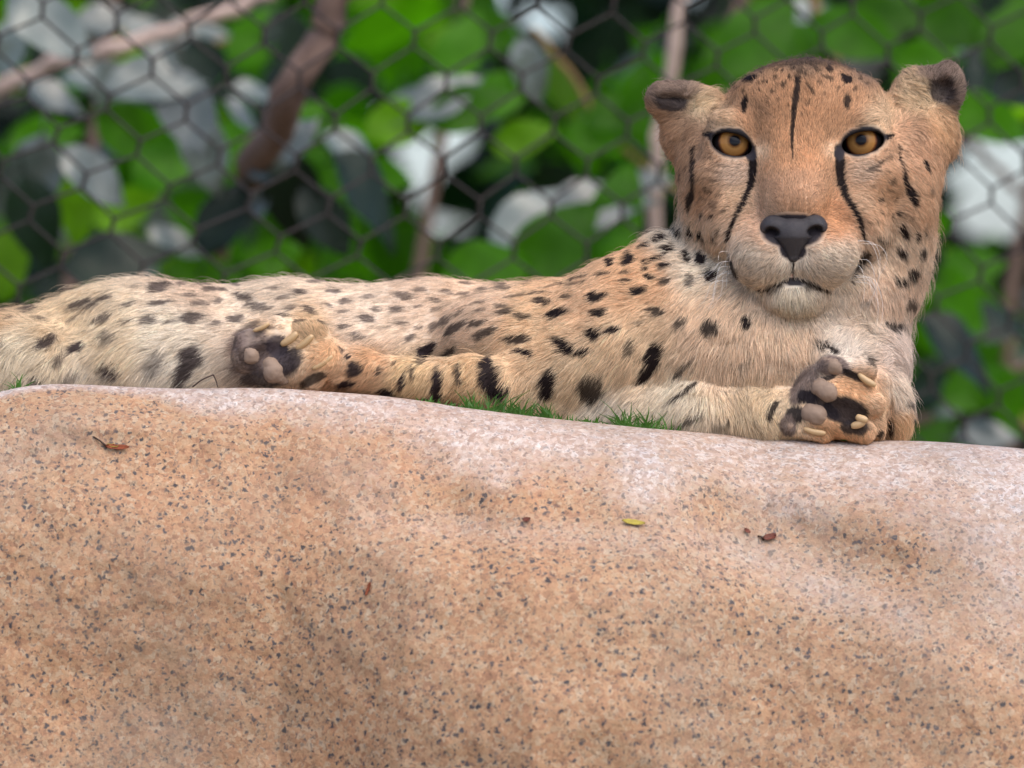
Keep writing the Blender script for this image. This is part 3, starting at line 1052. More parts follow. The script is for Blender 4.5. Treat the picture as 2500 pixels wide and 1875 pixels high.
def build_body_field():
    F = Field(LO, HI, VX)
    # trunk
    F.chain([(-330, 960, 380, 90), (-120, 930, 390, 140), (60, 902, 390, 136), (330, 858, 370, 158), (700, 862, 370, 170), (1050, 862, 330, 170), (1350, 852, 270, 166)], 60)
    F.ell((330, 800, 330), (230, 100, 130), 60)
    F.ell((20, 900, 250), (220, 130, 170), 60)                   # haunch
    F.ell((420, 900, 250), (260, 130, 150), 60)                  # belly / groin
    F.ell((820, 880, 240), (330, 120, 140), 60)
    # shoulder and chest
    F.chain([(1375, 800, 220, 92), (1520, 750, 205, 112), (1640, 712, 200, 144)], 50)
    F.ell((1330, 830, 150), (260, 135, 150), 60)
    F.ell((1610, 822, 110), (270, 205, 190), 60)
    F.ell((1720, 860, 60), (300, 170, 170), 60)
    F.ell((1950, 880, 60), (250, 110, 150), 60)
    F.ell((1600, 1030, 60), (420, 90, 150), 50)
    # neck
    F.chain([(1975, 470, 260, 215), (1930, 650, 240, 255), (1880, 790, 190, 250)], 50)
    F.ell((2060, 720, 180), (170, 150, 190), 50)
    F.ell((2100, 880, 150), (115, 160, 150), 50)
    # near foreleg, viewer's left: elbow to the paw that shows its sole
    F.cap((1480, 860, 20), (1260, 955, -20), 140, 88, 60)
    F.chain([(1300, 950, -10, 85), (1150, 928, -40, 56), (1000, 922, -60, 44), (880, 902, -72, 48), (800, 880, -85, 54)], 22)
    F.ell((708, 850, -80), (108, 74, 48), 22, roll=8)
    F.cap((590, 826, -92), (680, 790, -82), 16, 18, 10)
    F.cap((600, 854, -112), (700, 812, -108), 15, 18, 9)
    F.cap((655, 905, -95), (770, 880, -95), 42, 40, 18)
    F.ell((600, 870, -92), (36, 44, 34), 16)
    F.ell((755, 815, -95), (50, 36, 34), 14)
    F.cap((770, 925, -100), (806, 880, -122), 26, 17, 10)
    F.cap((812, 860, -110), (826, 920, -105), 15, 20, 8)
    F.ell((672, 862, -140), (52, 26, 18), 8, cut=True, roll=-28)  # hollow of the sole
    # other foreleg, viewer's right
    F.cap((1560, 1020, -40), (1700, 1010, -70), 88, 78, 40)
    F.chain([(1690, 1010, -70, 78), (1830, 1020, -85, 66), (1960, 1015, -95, 66)], 22)
    F.ell((2040, 975, -120), (104, 96, 50), 18, roll=-20)
    F.cap((1995, 905, -140), (1948, 975, -140), 17, 19, 9)
    F.cap((2020, 895, -145), (2110, 905, -135), 26, 26, 9)
    F.cap((2020, 955, -150), (2130, 985, -135), 30, 28, 8)
    F.cap((1990, 1020, -145), (2105, 1052, -135), 28, 30, 8)
    F.cap((1925, 1040, -140), (2010, 1062, -140), 18, 20, 8)
    F.cap((2140, 930, -100), (2135, 1050, -100), 22, 24, 10)
    F.ell((2062, 1002, -186), (44, 22, 20), 8, cut=True, roll=20)
    # upper arm that arches over that paw, and the outer elbow
    F.chain([(1800, 930, 0, 86), (1960, 890, -20, 70), (2070, 900, -25, 66), (2130, 960, -30, 62)], 40)
    F.ell((2175, 1000, 40), (52, 90, 90), 30)
    # head
    F.ell((1968, 350, 200), (232, 202, 235), 30)
    F.ell((1955, 470, 140), (262, 210, 190), 50)
    F.ell((1952, 255, 70), (150, 95, 110), 50)
    F.ell((1745, 480, 140), (82, 150, 130), 40)
    F.ell((2195, 490, 160), (90, 165, 140), 40)
    F.ell((2180, 620, 170), (85, 130, 120), 40)
    F.ell((1740, 610, 170), (80, 100, 110), 40)
    F.cap((1947, 330, 26), (1938, 505, -92), 88, 76, 60)
    F.ell((1874, 620, -82), (88, 80, 86), 28)
    F.ell((2002, 618, -82), (90, 82, 86), 28)
    F.ell((1937, 712, -70), (70, 50, 60), 18)
    F.cap((1938, 690, -20), (1955, 690, 120), 92, 130, 30)
    F.ell((1800, 540, 10), (80, 90, 80), 40)
    F.ell((2080, 540, 10), (85, 90, 80), 40)
    F.ell((1790, 430, 26), (90, 60, 60), 40)
    F.ell((2100, 430, 26), (95, 60, 60), 40)
    # brow ridges and lids
    for e in EYES:
        F.ell((e['c'][0] + (8 if e['c'][0] < 1900 else -8), e['c'][1] - 52, 40), (60, 26, 52), 34, roll=e['roll'] * 0.6)
        F.ell((e['c'][0], e['c'][1], e['d']), (69, 69, 69), 30)
    for e in EYES:
        ex, ey = e['c']
        # opening between the lids: an elliptic shaft down to the eyeball
        p = P(ex, ey, 0)
        sl, x, y, z = F.box(p - np.array([80, 260, 60]) * K, p + np.array([80, e['d'] + 12, 60]) * K)
        u, w = (x - p[0]) / K, -(z - p[2]) / K
        cr, sr = math.cos(R(e['roll'])), math.sin(R(e['roll']))
        uu, ww = u * cr + w * sr, -u * sr + w * cr
        d2 = (np.sqrt((uu / e['r'][0]) ** 2 + (ww / e['r'][1]) ** 2) - 1) * e['r'][1] * K
        d = np.maximum(d2 + 0 * y, (y - (e['d'] + 5) * K) + 0 * d2)
        F.cut(sl, d.astype(np.float32), 5 * K)
        F.ell((ex, ey, e['d']), (EYE_R + 1.5,) * 3, 2, cut=True)
    # mouth slit and philtrum
    for a, b in (((1842, 706), (1890, 697)), ((1890, 697), (1936, 684)), ((1936, 684), (1985, 697)), ((1985, 697), (2030, 706))):
        F.cap((a[0], a[1], -172), (b[0], b[1], -172), 4, 4, 5, cut=True)
        F.cap((a[0], a[1], -150), (b[0], b[1], -156), 4, 4, 5, cut=True)
    F.cap((1936, 630, -176), (1936, 684, -172), 5, 5, 6, cut=True)
    # ears, low and wide, with the temple filling in below them
    F.ell((1730, 370, 190), (78, 130, 100), 40)
    F.ell((2228, 365, 200), (76, 135, 110), 40)
    F.ell((1668, 243, 185), (88, 42, 50), 26, roll=4)
    F.ell((1622, 246, 172), (36, 40, 38), 18)
    F.ell((1662, 318, 205), (44, 74, 60), 30)
    F.ell((1648, 243, 128), (42, 15, 26), 8, cut=True, roll=6)
    F.ell((2252, 240, 190), (86, 72, 50), 26, roll=-26)
    F.ell((2312, 206, 172), (40, 54, 34), 20, roll=-8)
    F.ell((2288, 318, 210), (46, 78, 60), 30)
    F.ell((2300, 220, 125), (30, 30, 34), 8, cut=True, roll=-35)
    return F


# ---- coat pattern, drawn in photograph pixels as seen from in front
def C1(x, y): return 1500 + x * .43398, 80 + y * .43398
def C2(x, y): return 500 + x * .36166, 700 + y * .36166
def C4(x, y): return x * .31646, 650 + y * .31646
def C7(x, y): return 1000 + x * .40687, 500 + y * .40687


SPOTS = []          # cx, cy, rx, ry, angle (clockwise), strength


def spots(fn, s, rows):
    for r in rows:
        x, y = fn(r[0], r[1])
        SPOTS.append((x, y, r[2] * s, r[3] * s, r[4] if len(r) > 4 else 0, r[5] if len(r) > 5 else 1.0))


spots(C7, .40687, [
    (1340, 205, 45, 16, 0), (1440, 243, 32, 24, 20), (1520, 210, 20, 24, 30), (1318, 330, 42, 38, -30), (1210, 340, 28, 20, -30), (1570, 280, 30, 24, 20), (1660, 310, 25, 40, -30), (1745, 330, 30, 42, 10), (1820, 430, 40, 44),
    (1505, 325, 25, 14), (1435, 348, 30, 14, 20), (1430, 380, 28, 10), (1552, 378, 38, 15, -5), (1310, 405, 45, 10, -8, .7), (1160, 412, 55, 12, -8, .7), (1020, 430, 60, 9, -15, .7), (1310, 452, 42, 10, 0, .8), (1450, 428, 38, 18, 5),
    (1548, 452, 30, 20, 0, .8), (1385, 515, 48, 28), (1695, 465, 15, 40, -30, .6), (1140, 548, 58, 26, -5), (950, 548, 35, 12, -10, .6), (800, 580, 65, 24, 8, .9), (905, 645, 75, 28, -15), (1135, 638, 55, 28), (1495, 633, 62, 24, 0, .85),
    (1630, 695, 40, 30, -15, .75), (1385, 700, 30, 18, 10, .3), (1810, 718, 55, 35, -25, .9), (2030, 690, 28, 38, 20), (1120, 768, 50, 38, -25), (1225, 745, 45, 18, -15), (650, 800, 85, 30, 3, .85), (580, 638, 60, 18, -10, .7),
    (680, 668, 50, 22, 8, .7), (470, 765, 70, 24, -25, .75), (410, 708, 60, 20, -20, .7), (285, 730, 60, 25, -30, .75), (220, 690, 50, 20, -30, .6), (150, 730, 45, 18, -20, .5), (320, 635, 40, 14, -20, .5), (560, 605, 50, 12, 0, .6),
    (430, 630, 45, 12, -15, .5), (430, 582, 45, 10, -10, .5), (640, 540, 70, 10, -10, .5), (780, 525, 60, 9, -8, .5), (880, 480, 80, 8, -12, .5), (1000, 470, 70, 8, -12, .5), (160, 570, 35, 16, 20, .5), (230, 520, 45, 14, 15, .5),
    (560, 490, 60, 22, 15, .5), (330, 470, 40, 10, 5, .5), (925, 835, 72, 38, 33), (1045, 875, 50, 17, 0), (690, 885, 65, 20, 12), (100, 870, 60, 32, -35), (245, 885, 50, 22, -35, .85), (0, 800, 35, 20, -20, .7), (1325, 845, 25, 55, 8, .65),
    (1480, 890, 52, 80, 20), (1430, 990, 42, 60, 28), (1650, 970, 90, 16, -45, .8), (840, 1060, 55, 90, 5), (1105, 1085, 82, 78, 0, .85), (1640, 1125, 105, 13, -32, .9), (1930, 1075, 80, 10, 2, .6), (1700, 1280, 90, 16, -32, .6),
    (1860, 1310, 50, 28, 0, .35), (2180, 1215, 62, 24, -50, .9), (2010, 945, 40, 18, -40, .25), (75, 940, 40, 16, -10, .6)])
spots(C2, .36166, [
    (1585, 640, 40, 100, -8), (1720, 580, 22, 60, -25, .8), (1925, 590, 66, 125, -14), (1985, 690, 80, 50), (1340, 630, 26, 66, 10), (1405, 560, 11, 45, -15, .8), (1185, 560, 16, 30, 0, .9), (965, 470, 15, 22), (1020, 550, 48, 52, 0, .95),
    (960, 650, 60, 28, -15), (1240, 700, 55, 28), (920, 420, 30, 9, 40, .8), (1290, 510, 15, 12, 0, .7), (1560, 740, 40, 30, 0), (270, 65, 80, 26, 10, .75), (390, 135, 75, 22, 5, .6), (215, 210, 70, 28, 10, .7), (720, 155, 60, 28, 30, .8),
    (650, 38, 50, 22, 10, .7), (870, 28, 60, 14, 5, .6), (1100, 62, 60, 14, 0, .4), (950, 100, 50, 20, 0, .6), (840, 125, 40, 12, 20, .5), (1090, 220, 65, 30, 15, .65), (1040, 325, 55, 24, 15, .55), (1350, 60, 60, 30, 10, .5),
    (1570, 90, 30, 16, 20, .5), (1300, 155, 55, 20, 0, .5), (40, 18, 60, 14, 0, .6), (480, 8, 60, 12, 0, .5), (1150, -40, 70, 12, 0, .5), (760, -30, 70, 12, 0, .5), (1400, -55, 60, 10, 0, .5)])
spots(C4, .31646, [
    (240, 335, 70, 28, -8, .75), (680, 275, 110, 28, -8, .75), (830, 235, 70, 18, -8, .75), (800, 395, 80, 38, -15, .65), (1000, 290, 70, 18, -8, .65), (1245, 165, 90, 30, -8, .75), (1260, 280, 90, 26, -8, .7), (1480, 230, 70, 16, 0, .5),
    (1540, 290, 70, 16, -5, .45), (1570, 145, 70, 10, 0, .5), (1690, 178, 70, 14, 0, .6), (1490, 400, 100, 40, -5, .75), (1170, 420, 80, 32, 15, .65), (330, 415, 35, 28, 0, .5), (570, 405, 45, 20, -15, .4), (100, 410, 30, 18, -30, .4),
    (20, 580, 34, 26, 0, .5), (370, 580, 90, 42, -20, .85), (600, 640, 75, 36, -15, .95), (470, 700, 55, 40, -40, .6), (850, 540, 50, 60, 10, .45), (880, 790, 60, 80, -10, .85), (290, 880, 80, 40, -20, .6), (550, 830, 90, 40, -20, .4),
    (1250, 690, 60, 60, 0, .3), (1200, 780, 80, 60, 0, .3), (1500, 700, 85, 80, -15, .9), (1440, 820, 60, 90, 20, .9), (1420, 880, 50, 60, 10, .8), (10, 330, 50, 30, 0, .5), (1980, 300, 80, 24, 8, .6), (1830, 400, 70, 24, 10, .65)])
spots(C1, .43398, [
    (770, 265, 40, 13, -18), (850, 285, 16, 13, 0, .6), (905, 265, 14, 12, 0, .6), (905, 220, 18, 12, 0, .6), (990, 260, 16, 16, 0, .8), (1210, 210, 20, 26, 0, .8), (1300, 270, 34, 18, 20), (1200, 265, 40, 14, 15, .55), (960, 310, 16, 22, 10, .6),
    (890, 340, 10, 16, 0, .5), (1110, 335, 30, 9, 50, .6), (740, 410, 17, 46, 5, .95), (1305, 400, 18, 50, 5, .85), (1120, 200, 40, 16, 50, .5), (1090, 410, 12, 10, 0, .4), (1580, 240, 14, 40, -40, .8), (1510, 320, 40, 16, 45, .6),
    (1740, 740, 13, 34, -8), (1490, 930, 22, 13, 0, .8), (1600, 1020, 11, 17, 0, .8), (1560, 1030, 13, 12, 0, .8), (1615, 1105, 20, 34, 8), (1685, 1120, 15, 34, -4), (1735, 1110, 9, 22, 0, .5), (1500, 1140, 40, 14, 30, .7), (1520, 1205, 17, 16),
    (1610, 1230, 27, 30), (1720, 1215, 22, 28, 0, .85), (1670, 1330, 36, 24, 0, .95), (1600, 1375, 46, 20, 8, .95), (1660, 1500, 40, 30, -45, .7), (1570, 1640, 46, 34, 0, .85), (1470, 740, 55, 10, -30, .5), (1450, 770, 40, 8, -10, .4),
    (1550, 830, 14, 24, 20, .4), (1580, 940, 10, 20, 20, .4), (1490, 1000, 14, 12, 0, .4), (1770, 880, 10, 26, 0, .35),
    (540, 880, 30, 14, 20, .5), (510, 920, 20, 12, 0, .45), (570, 950, 36, 22, 40, .4), (500, 1020, 11, 20, 0, .9), (560, 1020, 14, 12, 0, .8), (440, 1115, 20, 34), (495, 1120, 15, 34, -10), (570, 1140, 10, 26, -15, .8), (600, 1110, 10, 20, 10, .5),
    (380, 790, 8, 30, 0, .6), (560, 770, 60, 10, 10, .25), (410, 590, 12, 18, 0, .35), (1400, 1500, 40, 20, 0, .2), (375, 1120, 26, 20, 10, .9)])
spots(lambda x, y: (2100 + x * .5122, 300 + y * .5122), .5122, [(225, 1330, 22, 18, 20, .6), (250, 1375, 16, 14, 0, .4), (142, 1440, 13, 40, 0, .9), (220, 1500, 20, 12), (90, 1480, 10, 20, 0, .8), (45, 1005, 22, 8, 0, .4)])
spots(lambda x, y: (1900 + x * .16271, 830 + y * .16271), .16271, [(720, 125, 220, 45, 18, .95), (1370, 330, 60, 100, -30, .6), (1920, 920, 55, 50, 0, .5), (1690, 1300, 35, 110, -6, .9), (1500, 1440, 20, 80, 0, .8)])
spots(C1, .43398, [(780, 200, 16, 10, -20, .5), (860, 190, 14, 9, -20, .5), (990, 185, 9, 14, 0, .5), (1160, 180, 10, 16, 0, .5), (1260, 190, 14, 12, 20, .5), (1380, 260, 14, 12, 30, .5), (1420, 300, 12, 14, 0, .4), (1180, 350, 9, 12, 0, .35), (820, 290, 9, 10, 0, .4), (980, 420, 7, 12, 0, .3), (1090, 300, 8, 14, 0, .45), (600, 900, 20, 9, 20, .3), (560, 820, 26, 9, 15, .3), (620, 1000, 12, 9, 0, .3), (1440, 960, 16, 9, 20, .35), (1540, 880, 12, 9, 0, .35), (1460, 1050, 9, 12, 0, .3), (820, 330, 9, 12, 0, .5), (830, 230, 12, 10, 0, .5), (940, 230, 10, 14, 0, .6), (1010, 210, 8, 18, 0, .5), (1075, 240, 9, 20, 10, .5), (1150, 230, 14, 9, 0, .5), (1150, 290, 9, 12, 0, .4), (1260, 320, 9, 14, 0, .4), (930, 380, 8, 12, 0, .35), (1060, 470, 8, 10, 0, .3), (960, 480, 8, 12, 0, .3), (870, 400, 8, 10, 0, .3), (1350, 330, 12, 14, 0, .4), (690, 320, 14, 16, -30, .45), (730, 340, 9, 12, 0, .4)])
spots(C1, .43398, [(720 + 34 * (i % 4) + 9 * (i // 4), 1170 + 42 * (i // 4) + 6 * (i % 3), 7, 6, 0, .12) for i in range(12)] +
      [(1230 + 34 * (i % 4) - 5 * (i // 4), 1170 + 42 * (i // 4) + 6 * (i % 3), 7, 6, 0, .12) for i in range(12)] +
      [(520, 700, 40, 8, 15, .2), (600, 740, 50, 9, 10, .2), (480, 820, 12, 18, 0, .2), (1540, 700, 30, 8, -40, .25), (1440, 860, 16, 10, 0, .2), (1650, 1030, 9, 14, 0, .5), (1420, 1060, 12, 10, 0, .25)])
_r = random.Random(12)
for _k in range(420):
    _x, _y = _r.uniform(260, 1480), _r.uniform(686, 800)
    _y = max(_y, 690 + max(0, (330 - _x) * 0.25))
    if _x > 1250 and _y > 740:
        continue
    if all(math.hypot((_x - q[0]) * .62, _y - q[1]) > max(q[2] * .62, q[3]) + 13 for q in SPOTS):
        SPOTS.append((_x, _y, _r.uniform(10, 19), _r.uniform(4.5, 7.5), _r.uniform(-12, 6), _r.uniform(.3, .6)))
SPOTS = np.array(SPOTS)

LINES = []           # polyline [(x, y, halfwidth)], strength


def line(fn, s, pts, st=1.0):
    LINES.append(([(*fn(a, b), w * s) for a, b, w in pts], st))


c1 = .43398
line(C1, c1, [(1040, 270, 14), (1025, 360, 17), (1010, 450, 14), (1000, 560, 11), (1000, 640, 7), (1008, 720, 3)], .95)
line(C1, c1, [(1050, 150, 16), (1045, 240, 14)], .5)
line(C1, c1, [(770, 650, 27), (785, 760, 23), (772, 850, 19), (735, 945, 14), (695, 1030, 13), (665, 1100, 13), (652, 1150, 9)])
line(C1, c1, [(1270, 650, 29), (1262, 760, 26), (1272, 850, 24), (1300, 930, 16), (1350, 1010, 13), (1382, 1080, 15), (1396, 1150, 9)])
line(C1, c1, [(650, 1225, 8), (668, 1290, 11), (695, 1350, 9), (700, 1390, 4)], .9)
line(C1, c1, [(1402, 1230, 18), (1380, 1290, 20), (1345, 1350, 15), (1325, 1400, 5)], .95)
line(C1, c1, [(452, 640, 7), (458, 760, 11), (455, 850, 13), (437, 920, 16), (425, 985, 9)], .95)
line(C1, c1, [(1602, 640, 5), (1612, 760, 9), (1632, 840, 16), (1662, 900, 26), (1682, 965, 10)])
line(C1, c1, [(505, 572, 8), (545, 578, 24), (580, 640, 24), (620, 680, 16)], 1)
line(C1, c1, [(1480, 620, 20), (1515, 588, 22), (1570, 572, 6)], 1)
line(C1, c1, [(1005, 1265, 6), (1005, 1380, 6)], .95)
line(C1, c1, [(800, 1447, 4), (880, 1425, 7), (950, 1395, 9), (1005, 1385, 12), (1080, 1395, 10), (1140, 1420, 9), (1215, 1445, 4)], .95)
line(C1, c1, [(880, 1425, 26), (940, 1425, 14)], .6)
line(C1, c1, [(1070, 1410, 26), (1140, 1425, 18)], .7)
line(C1, c1, [(640, 285, 16), (760, 215, 26), (900, 172, 32), (1050, 158, 34), (1250, 162, 36), (1400, 205, 34), (1520, 285, 22)], .62)

# pelage colour: x, y, spread, sRGB
TONE = np.array([
    (1945, 250, 80, 184, 132, 86), (1850, 240, 70, 184, 134, 90), (2050, 245, 70, 186, 136, 92), (1960, 150, 60, 140, 108, 80), (1830, 170, 50, 150, 115, 84), (2110, 175, 50, 150, 115, 86), (1760, 285, 40, 192, 156, 118), (2140, 285, 40, 194, 160, 122),
    (1680, 360, 60, 176, 134, 98), (2230, 350, 60, 194, 150, 112), (1945, 370, 60, 194, 140, 92), (1945, 460, 60, 184, 138, 100), (1870, 560, 50, 196, 156, 122), (2030, 530, 50, 194, 138, 90), (1840, 645, 55, 216, 192, 166), (2040, 650, 55, 218, 194, 168),
    (1936, 660, 40, 216, 194, 170), (1936, 740, 45, 212, 194, 168), (1862, 372, 20, 202, 164, 126), (2030, 368, 20, 202, 164, 126), (1795, 425, 30, 194, 162, 134), (2110, 420, 30, 194, 160, 130), (1805, 480, 34, 200, 162, 124), (2105, 490, 34, 200, 160, 122), (1725, 490, 40, 184, 138, 98), (2160, 470, 50, 194, 148, 106),
    (2255, 500, 50, 188, 146, 108), (2200, 620, 60, 212, 180, 148), (1720, 580, 50, 200, 164, 130), (1640, 590, 50, 206, 186, 162), (1700, 650, 60, 206, 186, 162), (2180, 720, 60, 214, 180, 150), (2100, 800, 60, 220, 194, 168), (2200, 850, 60, 204, 180, 162),
    (30, 870, 90, 216, 196, 166), (130, 790, 70, 206, 176, 136), (0, 770, 70, 188, 154, 114), (270, 850, 80, 214, 188, 152), (420, 820, 80, 220, 200, 174), (420, 910, 70, 226, 208, 184), (220, 920, 60, 216, 196, 170), (600, 720, 110, 204, 180, 154), (900, 740, 110, 204, 178, 152),
    (1000, 690, 90, 196, 166, 138), (500, 690, 90, 196, 166, 138), (1150, 740, 100, 202, 168, 136), (1400, 700, 90, 206, 164, 122), (1300, 810, 90, 214, 174, 128), (1550, 680, 90, 204, 158, 112), (1550, 850, 100, 220, 184, 142), (1400, 930, 80, 218, 184, 142),
    (1750, 850, 100, 226, 190, 154), (1900, 850, 90, 226, 190, 154), (1650, 990, 80, 228, 206, 176), (1850, 1000, 70, 226, 196, 156), (1470, 1010, 70, 222, 202, 178), (900, 880, 50, 196, 150, 104), (840, 930, 40, 192, 148, 106), (1000, 920, 50, 214, 178, 128),
    (1150, 930, 70, 220, 180, 130), (760, 800, 50, 206, 168, 122), (640, 800, 40, 186, 152, 116), (1988, 900, 24, 150, 132, 118), (578, 850, 26, 140, 112, 92), (590, 890, 24, 120, 98, 84), (800, 860, 35, 208, 160, 110), (2080, 950, 60, 214, 162, 110), (2140, 990, 40, 214, 172, 130), (2060, 1070, 40, 208, 156, 104), (2200, 960, 40, 216, 192, 168), (2215, 1050, 40, 210, 164, 114),
    (2060, 850, 60, 226, 206, 186), (1640, 230, 40, 120, 98, 84), (1620, 300, 40, 176, 134, 98), (1712, 262, 30, 222, 190, 146), (2240, 240, 38, 220, 186, 142), (2310, 170, 36, 116, 96, 84), (2345, 240, 30, 120, 98, 84), (2290, 310, 40, 202, 158, 112)], float)

# patches of bare skin, differing colour and shade painted into creases: cx, cy, rx, ry, angle, colour, strength, bald
PATCH = []
for e in EYES:
    PATCH.append((e['c'][0], e['c'][1] - 11, e['r'][0] + 1, e['r'][1] + 5, e['roll'], (26, 22, 24), 1.0, True))
    PATCH.append((e['c'][0], e['c'][1], e['r'][0] + 6, e['r'][1] + 6, e['roll'], (26, 22, 24), 1.0, True))
PATCH += [
    (1836, 380, 12, 16, -15, (34, 28, 32), 1, True), (2050, 377, 13, 18, 15, (34, 28, 32), 1, True), (1938, 689, 28, 9, 0, (40, 34, 36), 1, True), (1936, 563, 80, 44, 0, (36, 30, 34), 1, True), (1936, 610, 34, 26, 0, (36, 30, 34), 1, True),
    (1934, 668, 5, 6, 0, (186, 112, 100), .8, True),
    (1640, 250, 40, 20, 8, (74, 64, 62), .9, False), (2300, 222, 32, 32, -35, (78, 68, 66), .9, False), (1640, 218, 66, 18, 4, (160, 136, 118), .6, False), (2300, 172, 58, 22, -15, (160, 136, 120), .6, False), (2347, 225, 18, 56, -8, (160, 138, 122), .6, False),
    # soles, with shade painted into the toe creases and dewclaw gap
    (620, 850, 46, 56, -10, (124, 106, 96), .9, False), (660, 880, 70, 46, 10, (88, 72, 66), .95, False), (700, 880, 44, 30, -20, (70, 60, 62), .9, False), (680, 845, 30, 30, 0, (58, 48, 52), .9, False), (640, 925, 50, 18, 5, (84, 72, 68), .9, False),
    (583, 830, 16, 26, 20, (118, 100, 92), .8, False), (768, 922, 38, 13, -25, (44, 34, 32), .85, False),
    (1965, 940, 26, 56, 30, (140, 122, 112), .95, False), (2032, 893, 40, 24, 10, (134, 116, 108), .95, False), (2060, 1000, 56, 34, 12, (50, 42, 46), .95, False), (1972, 968, 24, 18, 0, (40, 32, 36), .95, False), (1945, 1010, 28, 18, 0, (38, 30, 34), .95, False),
    (2078, 915, 30, 9, 25, (36, 28, 30), .95, False), (1925, 1036, 22, 28, 0, (134, 116, 106), .95, False), (2015, 925, 26, 8, -20, (44, 36, 40), .9, False), (2000, 985, 60, 20, 35, (48, 40, 44), .9, False), (2085, 1040, 36, 18, 0, (50, 42, 44), .9, False)]


def paint(v, n, face=True):
    """linear colour, bald mask for points with normals."""
    px, py = to_px(v)
    N = len(v)
    # tone
    num = np.zeros((N, 3))
    den = np.full(N, 1e-6)
    tl = lin(TONE[:, 3:6]) * np.array([1.36, 1.42, 1.44])
    tl = tl * 0.82 + 0.18 * tl.mean(1, keepdims=True)
    tl *= np.minimum(1, 0.80 / tl.max(1, keepdims=True))
    for i in range(len(TONE)):
        d2 = ((px - TONE[i, 0]) ** 2 + (py - TONE[i, 1]) ** 2) / TONE[i, 2] ** 2
        w = 1.0 / (0.15 + d2) ** 2.2
        num += w[:, None] * tl[i]
        den += w
    col = num / den[:, None]
    col *= (1 + 0.10 * fbm(v, 0.016, 3, 5))[:, None]
    # spots; ragged edges
    ju = 5.0 * vnoise(v, 0.0035, 31) + 5 * vnoise(v, 0.009, 33)
    jv = 5.0 * vnoise(v, 0.0035, 32) + 5 * vnoise(v, 0.009, 34)
    dark = np.zeros(N)
    for s in SPOTS:
        m = np.nonzero((np.abs(px - s[0]) < max(s[2], s[3]) * 1.7 + 12) & (np.abs(py - s[1]) < max(s[2], s[3]) * 1.7 + 12))[0]
        if len(m) == 0:
            continue
        c, sn = math.cos(R(s[4])), math.sin(R(s[4]))
        q = min(1.0, min(s[2], s[3]) / 11.0)
        dx, dy = px[m] + ju[m] * q - s[0], py[m] + jv[m] * q - s[1]
        a, b = (dx * c + dy * sn) / s[2], (-dx * sn + dy * c) / s[3]
        r = np.sqrt(a * a + b * b)
        dark[m] = np.maximum(dark[m], s[5] ** 0.6 * np.clip((1.16 - r) / 0.30, 0, 1))
    for pts, st in LINES:
        for (x0, y0, w0), (x1, y1, w1) in zip(pts[:-1], pts[1:]):
            wm = max(w0, w1) + 10
            m = np.nonzero((px > min(x0, x1) - wm) & (px < max(x0, x1) + wm) & (py > min(y0, y1) - wm) & (py < max(y0, y1) + wm))[0]
            if len(m) == 0:
                continue
            dx, dy = x1 - x0, y1 - y0
            q = min(1, (w0 + w1) / 24)
            ax, ay = px[m] + 0.28 * ju[m] * q, py[m] + 0.28 * jv[m] * q
            t = np.clip(((ax - x0) * dx + (ay - y0) * dy) / (dx * dx + dy * dy), 0, 1)
            d = np.hypot(ax - x0 - t * dx, ay - y0 - t * dy) / (w0 + (w1 - w0) * t)
            dark[m] = np.maximum(dark[m], st * np.clip((1.3 - d) / 0.5, 0, 1))
    # far side of the animal: spots of its own
    back = n[:, 1] > 0.25
    if back.any():
        cell = 46.0
        gx, gy = px[back] / cell, py[back] / cell
        best = np.full(gx.shape, 9.0)
        for ox in (-1, 0, 1):
            for oy in (-1, 0, 1):
                ix, iy = np.floor(gx) + ox, np.floor(gy) + oy
                jx = ix + 0.2 + .6 * hash3(ix, iy, ix * 0, 3)
                jy = iy + 0.2 + .6 * hash3(ix, iy, ix * 0, 4)
                best = np.minimum(best, np.hypot((gx - jx), (gy - jy) * 1.4))
        dark[back] = np.clip((0.36 - best) / 0.1, 0, 1) * 0.85
    brown = lin((38, 25, 22))
    slate = lin((64, 50, 50))
    soft = np.clip((1350 - px) / 500, 0, 1)[:, None]
    dcol = brown * (1 - soft) + slate * soft
    col = col * (1 - dark[:, None]) + dcol * dark[:, None]
    bald = np.zeros(N, bool)
    for (cx, cy, rx, ry, an, c, st, bd) in PATCH:
        m = np.nonzero((np.abs(px - cx) < max(rx, ry) * 1.5) & (np.abs(py - cy) < max(rx, ry) * 1.5) & (n[:, 1] < 0.3))[0]
        if len(m) == 0:
            continue
        cc, ss = math.cos(R(an)), math.sin(R(an))
        dx, dy = px[m] + 0.4 * ju[m] - cx, py[m] + 0.4 * jv[m] - cy
        r = np.sqrt(((dx * cc + dy * ss) / rx) ** 2 + ((-dx * ss + dy * cc) / ry) ** 2)
        f = st * np.clip((1.1 - r) / 0.22, 0, 1)
        col[m] = col[m] * (1 - f[:, None]) + lin(c) * f[:, None]
        if bd:
            bald[m] |= r < 1.0
    mx = col.max(1, keepdims=True)
    return np.clip(col * np.minimum(1, 0.9 / mx), 0.004, 0.9), bald, dark


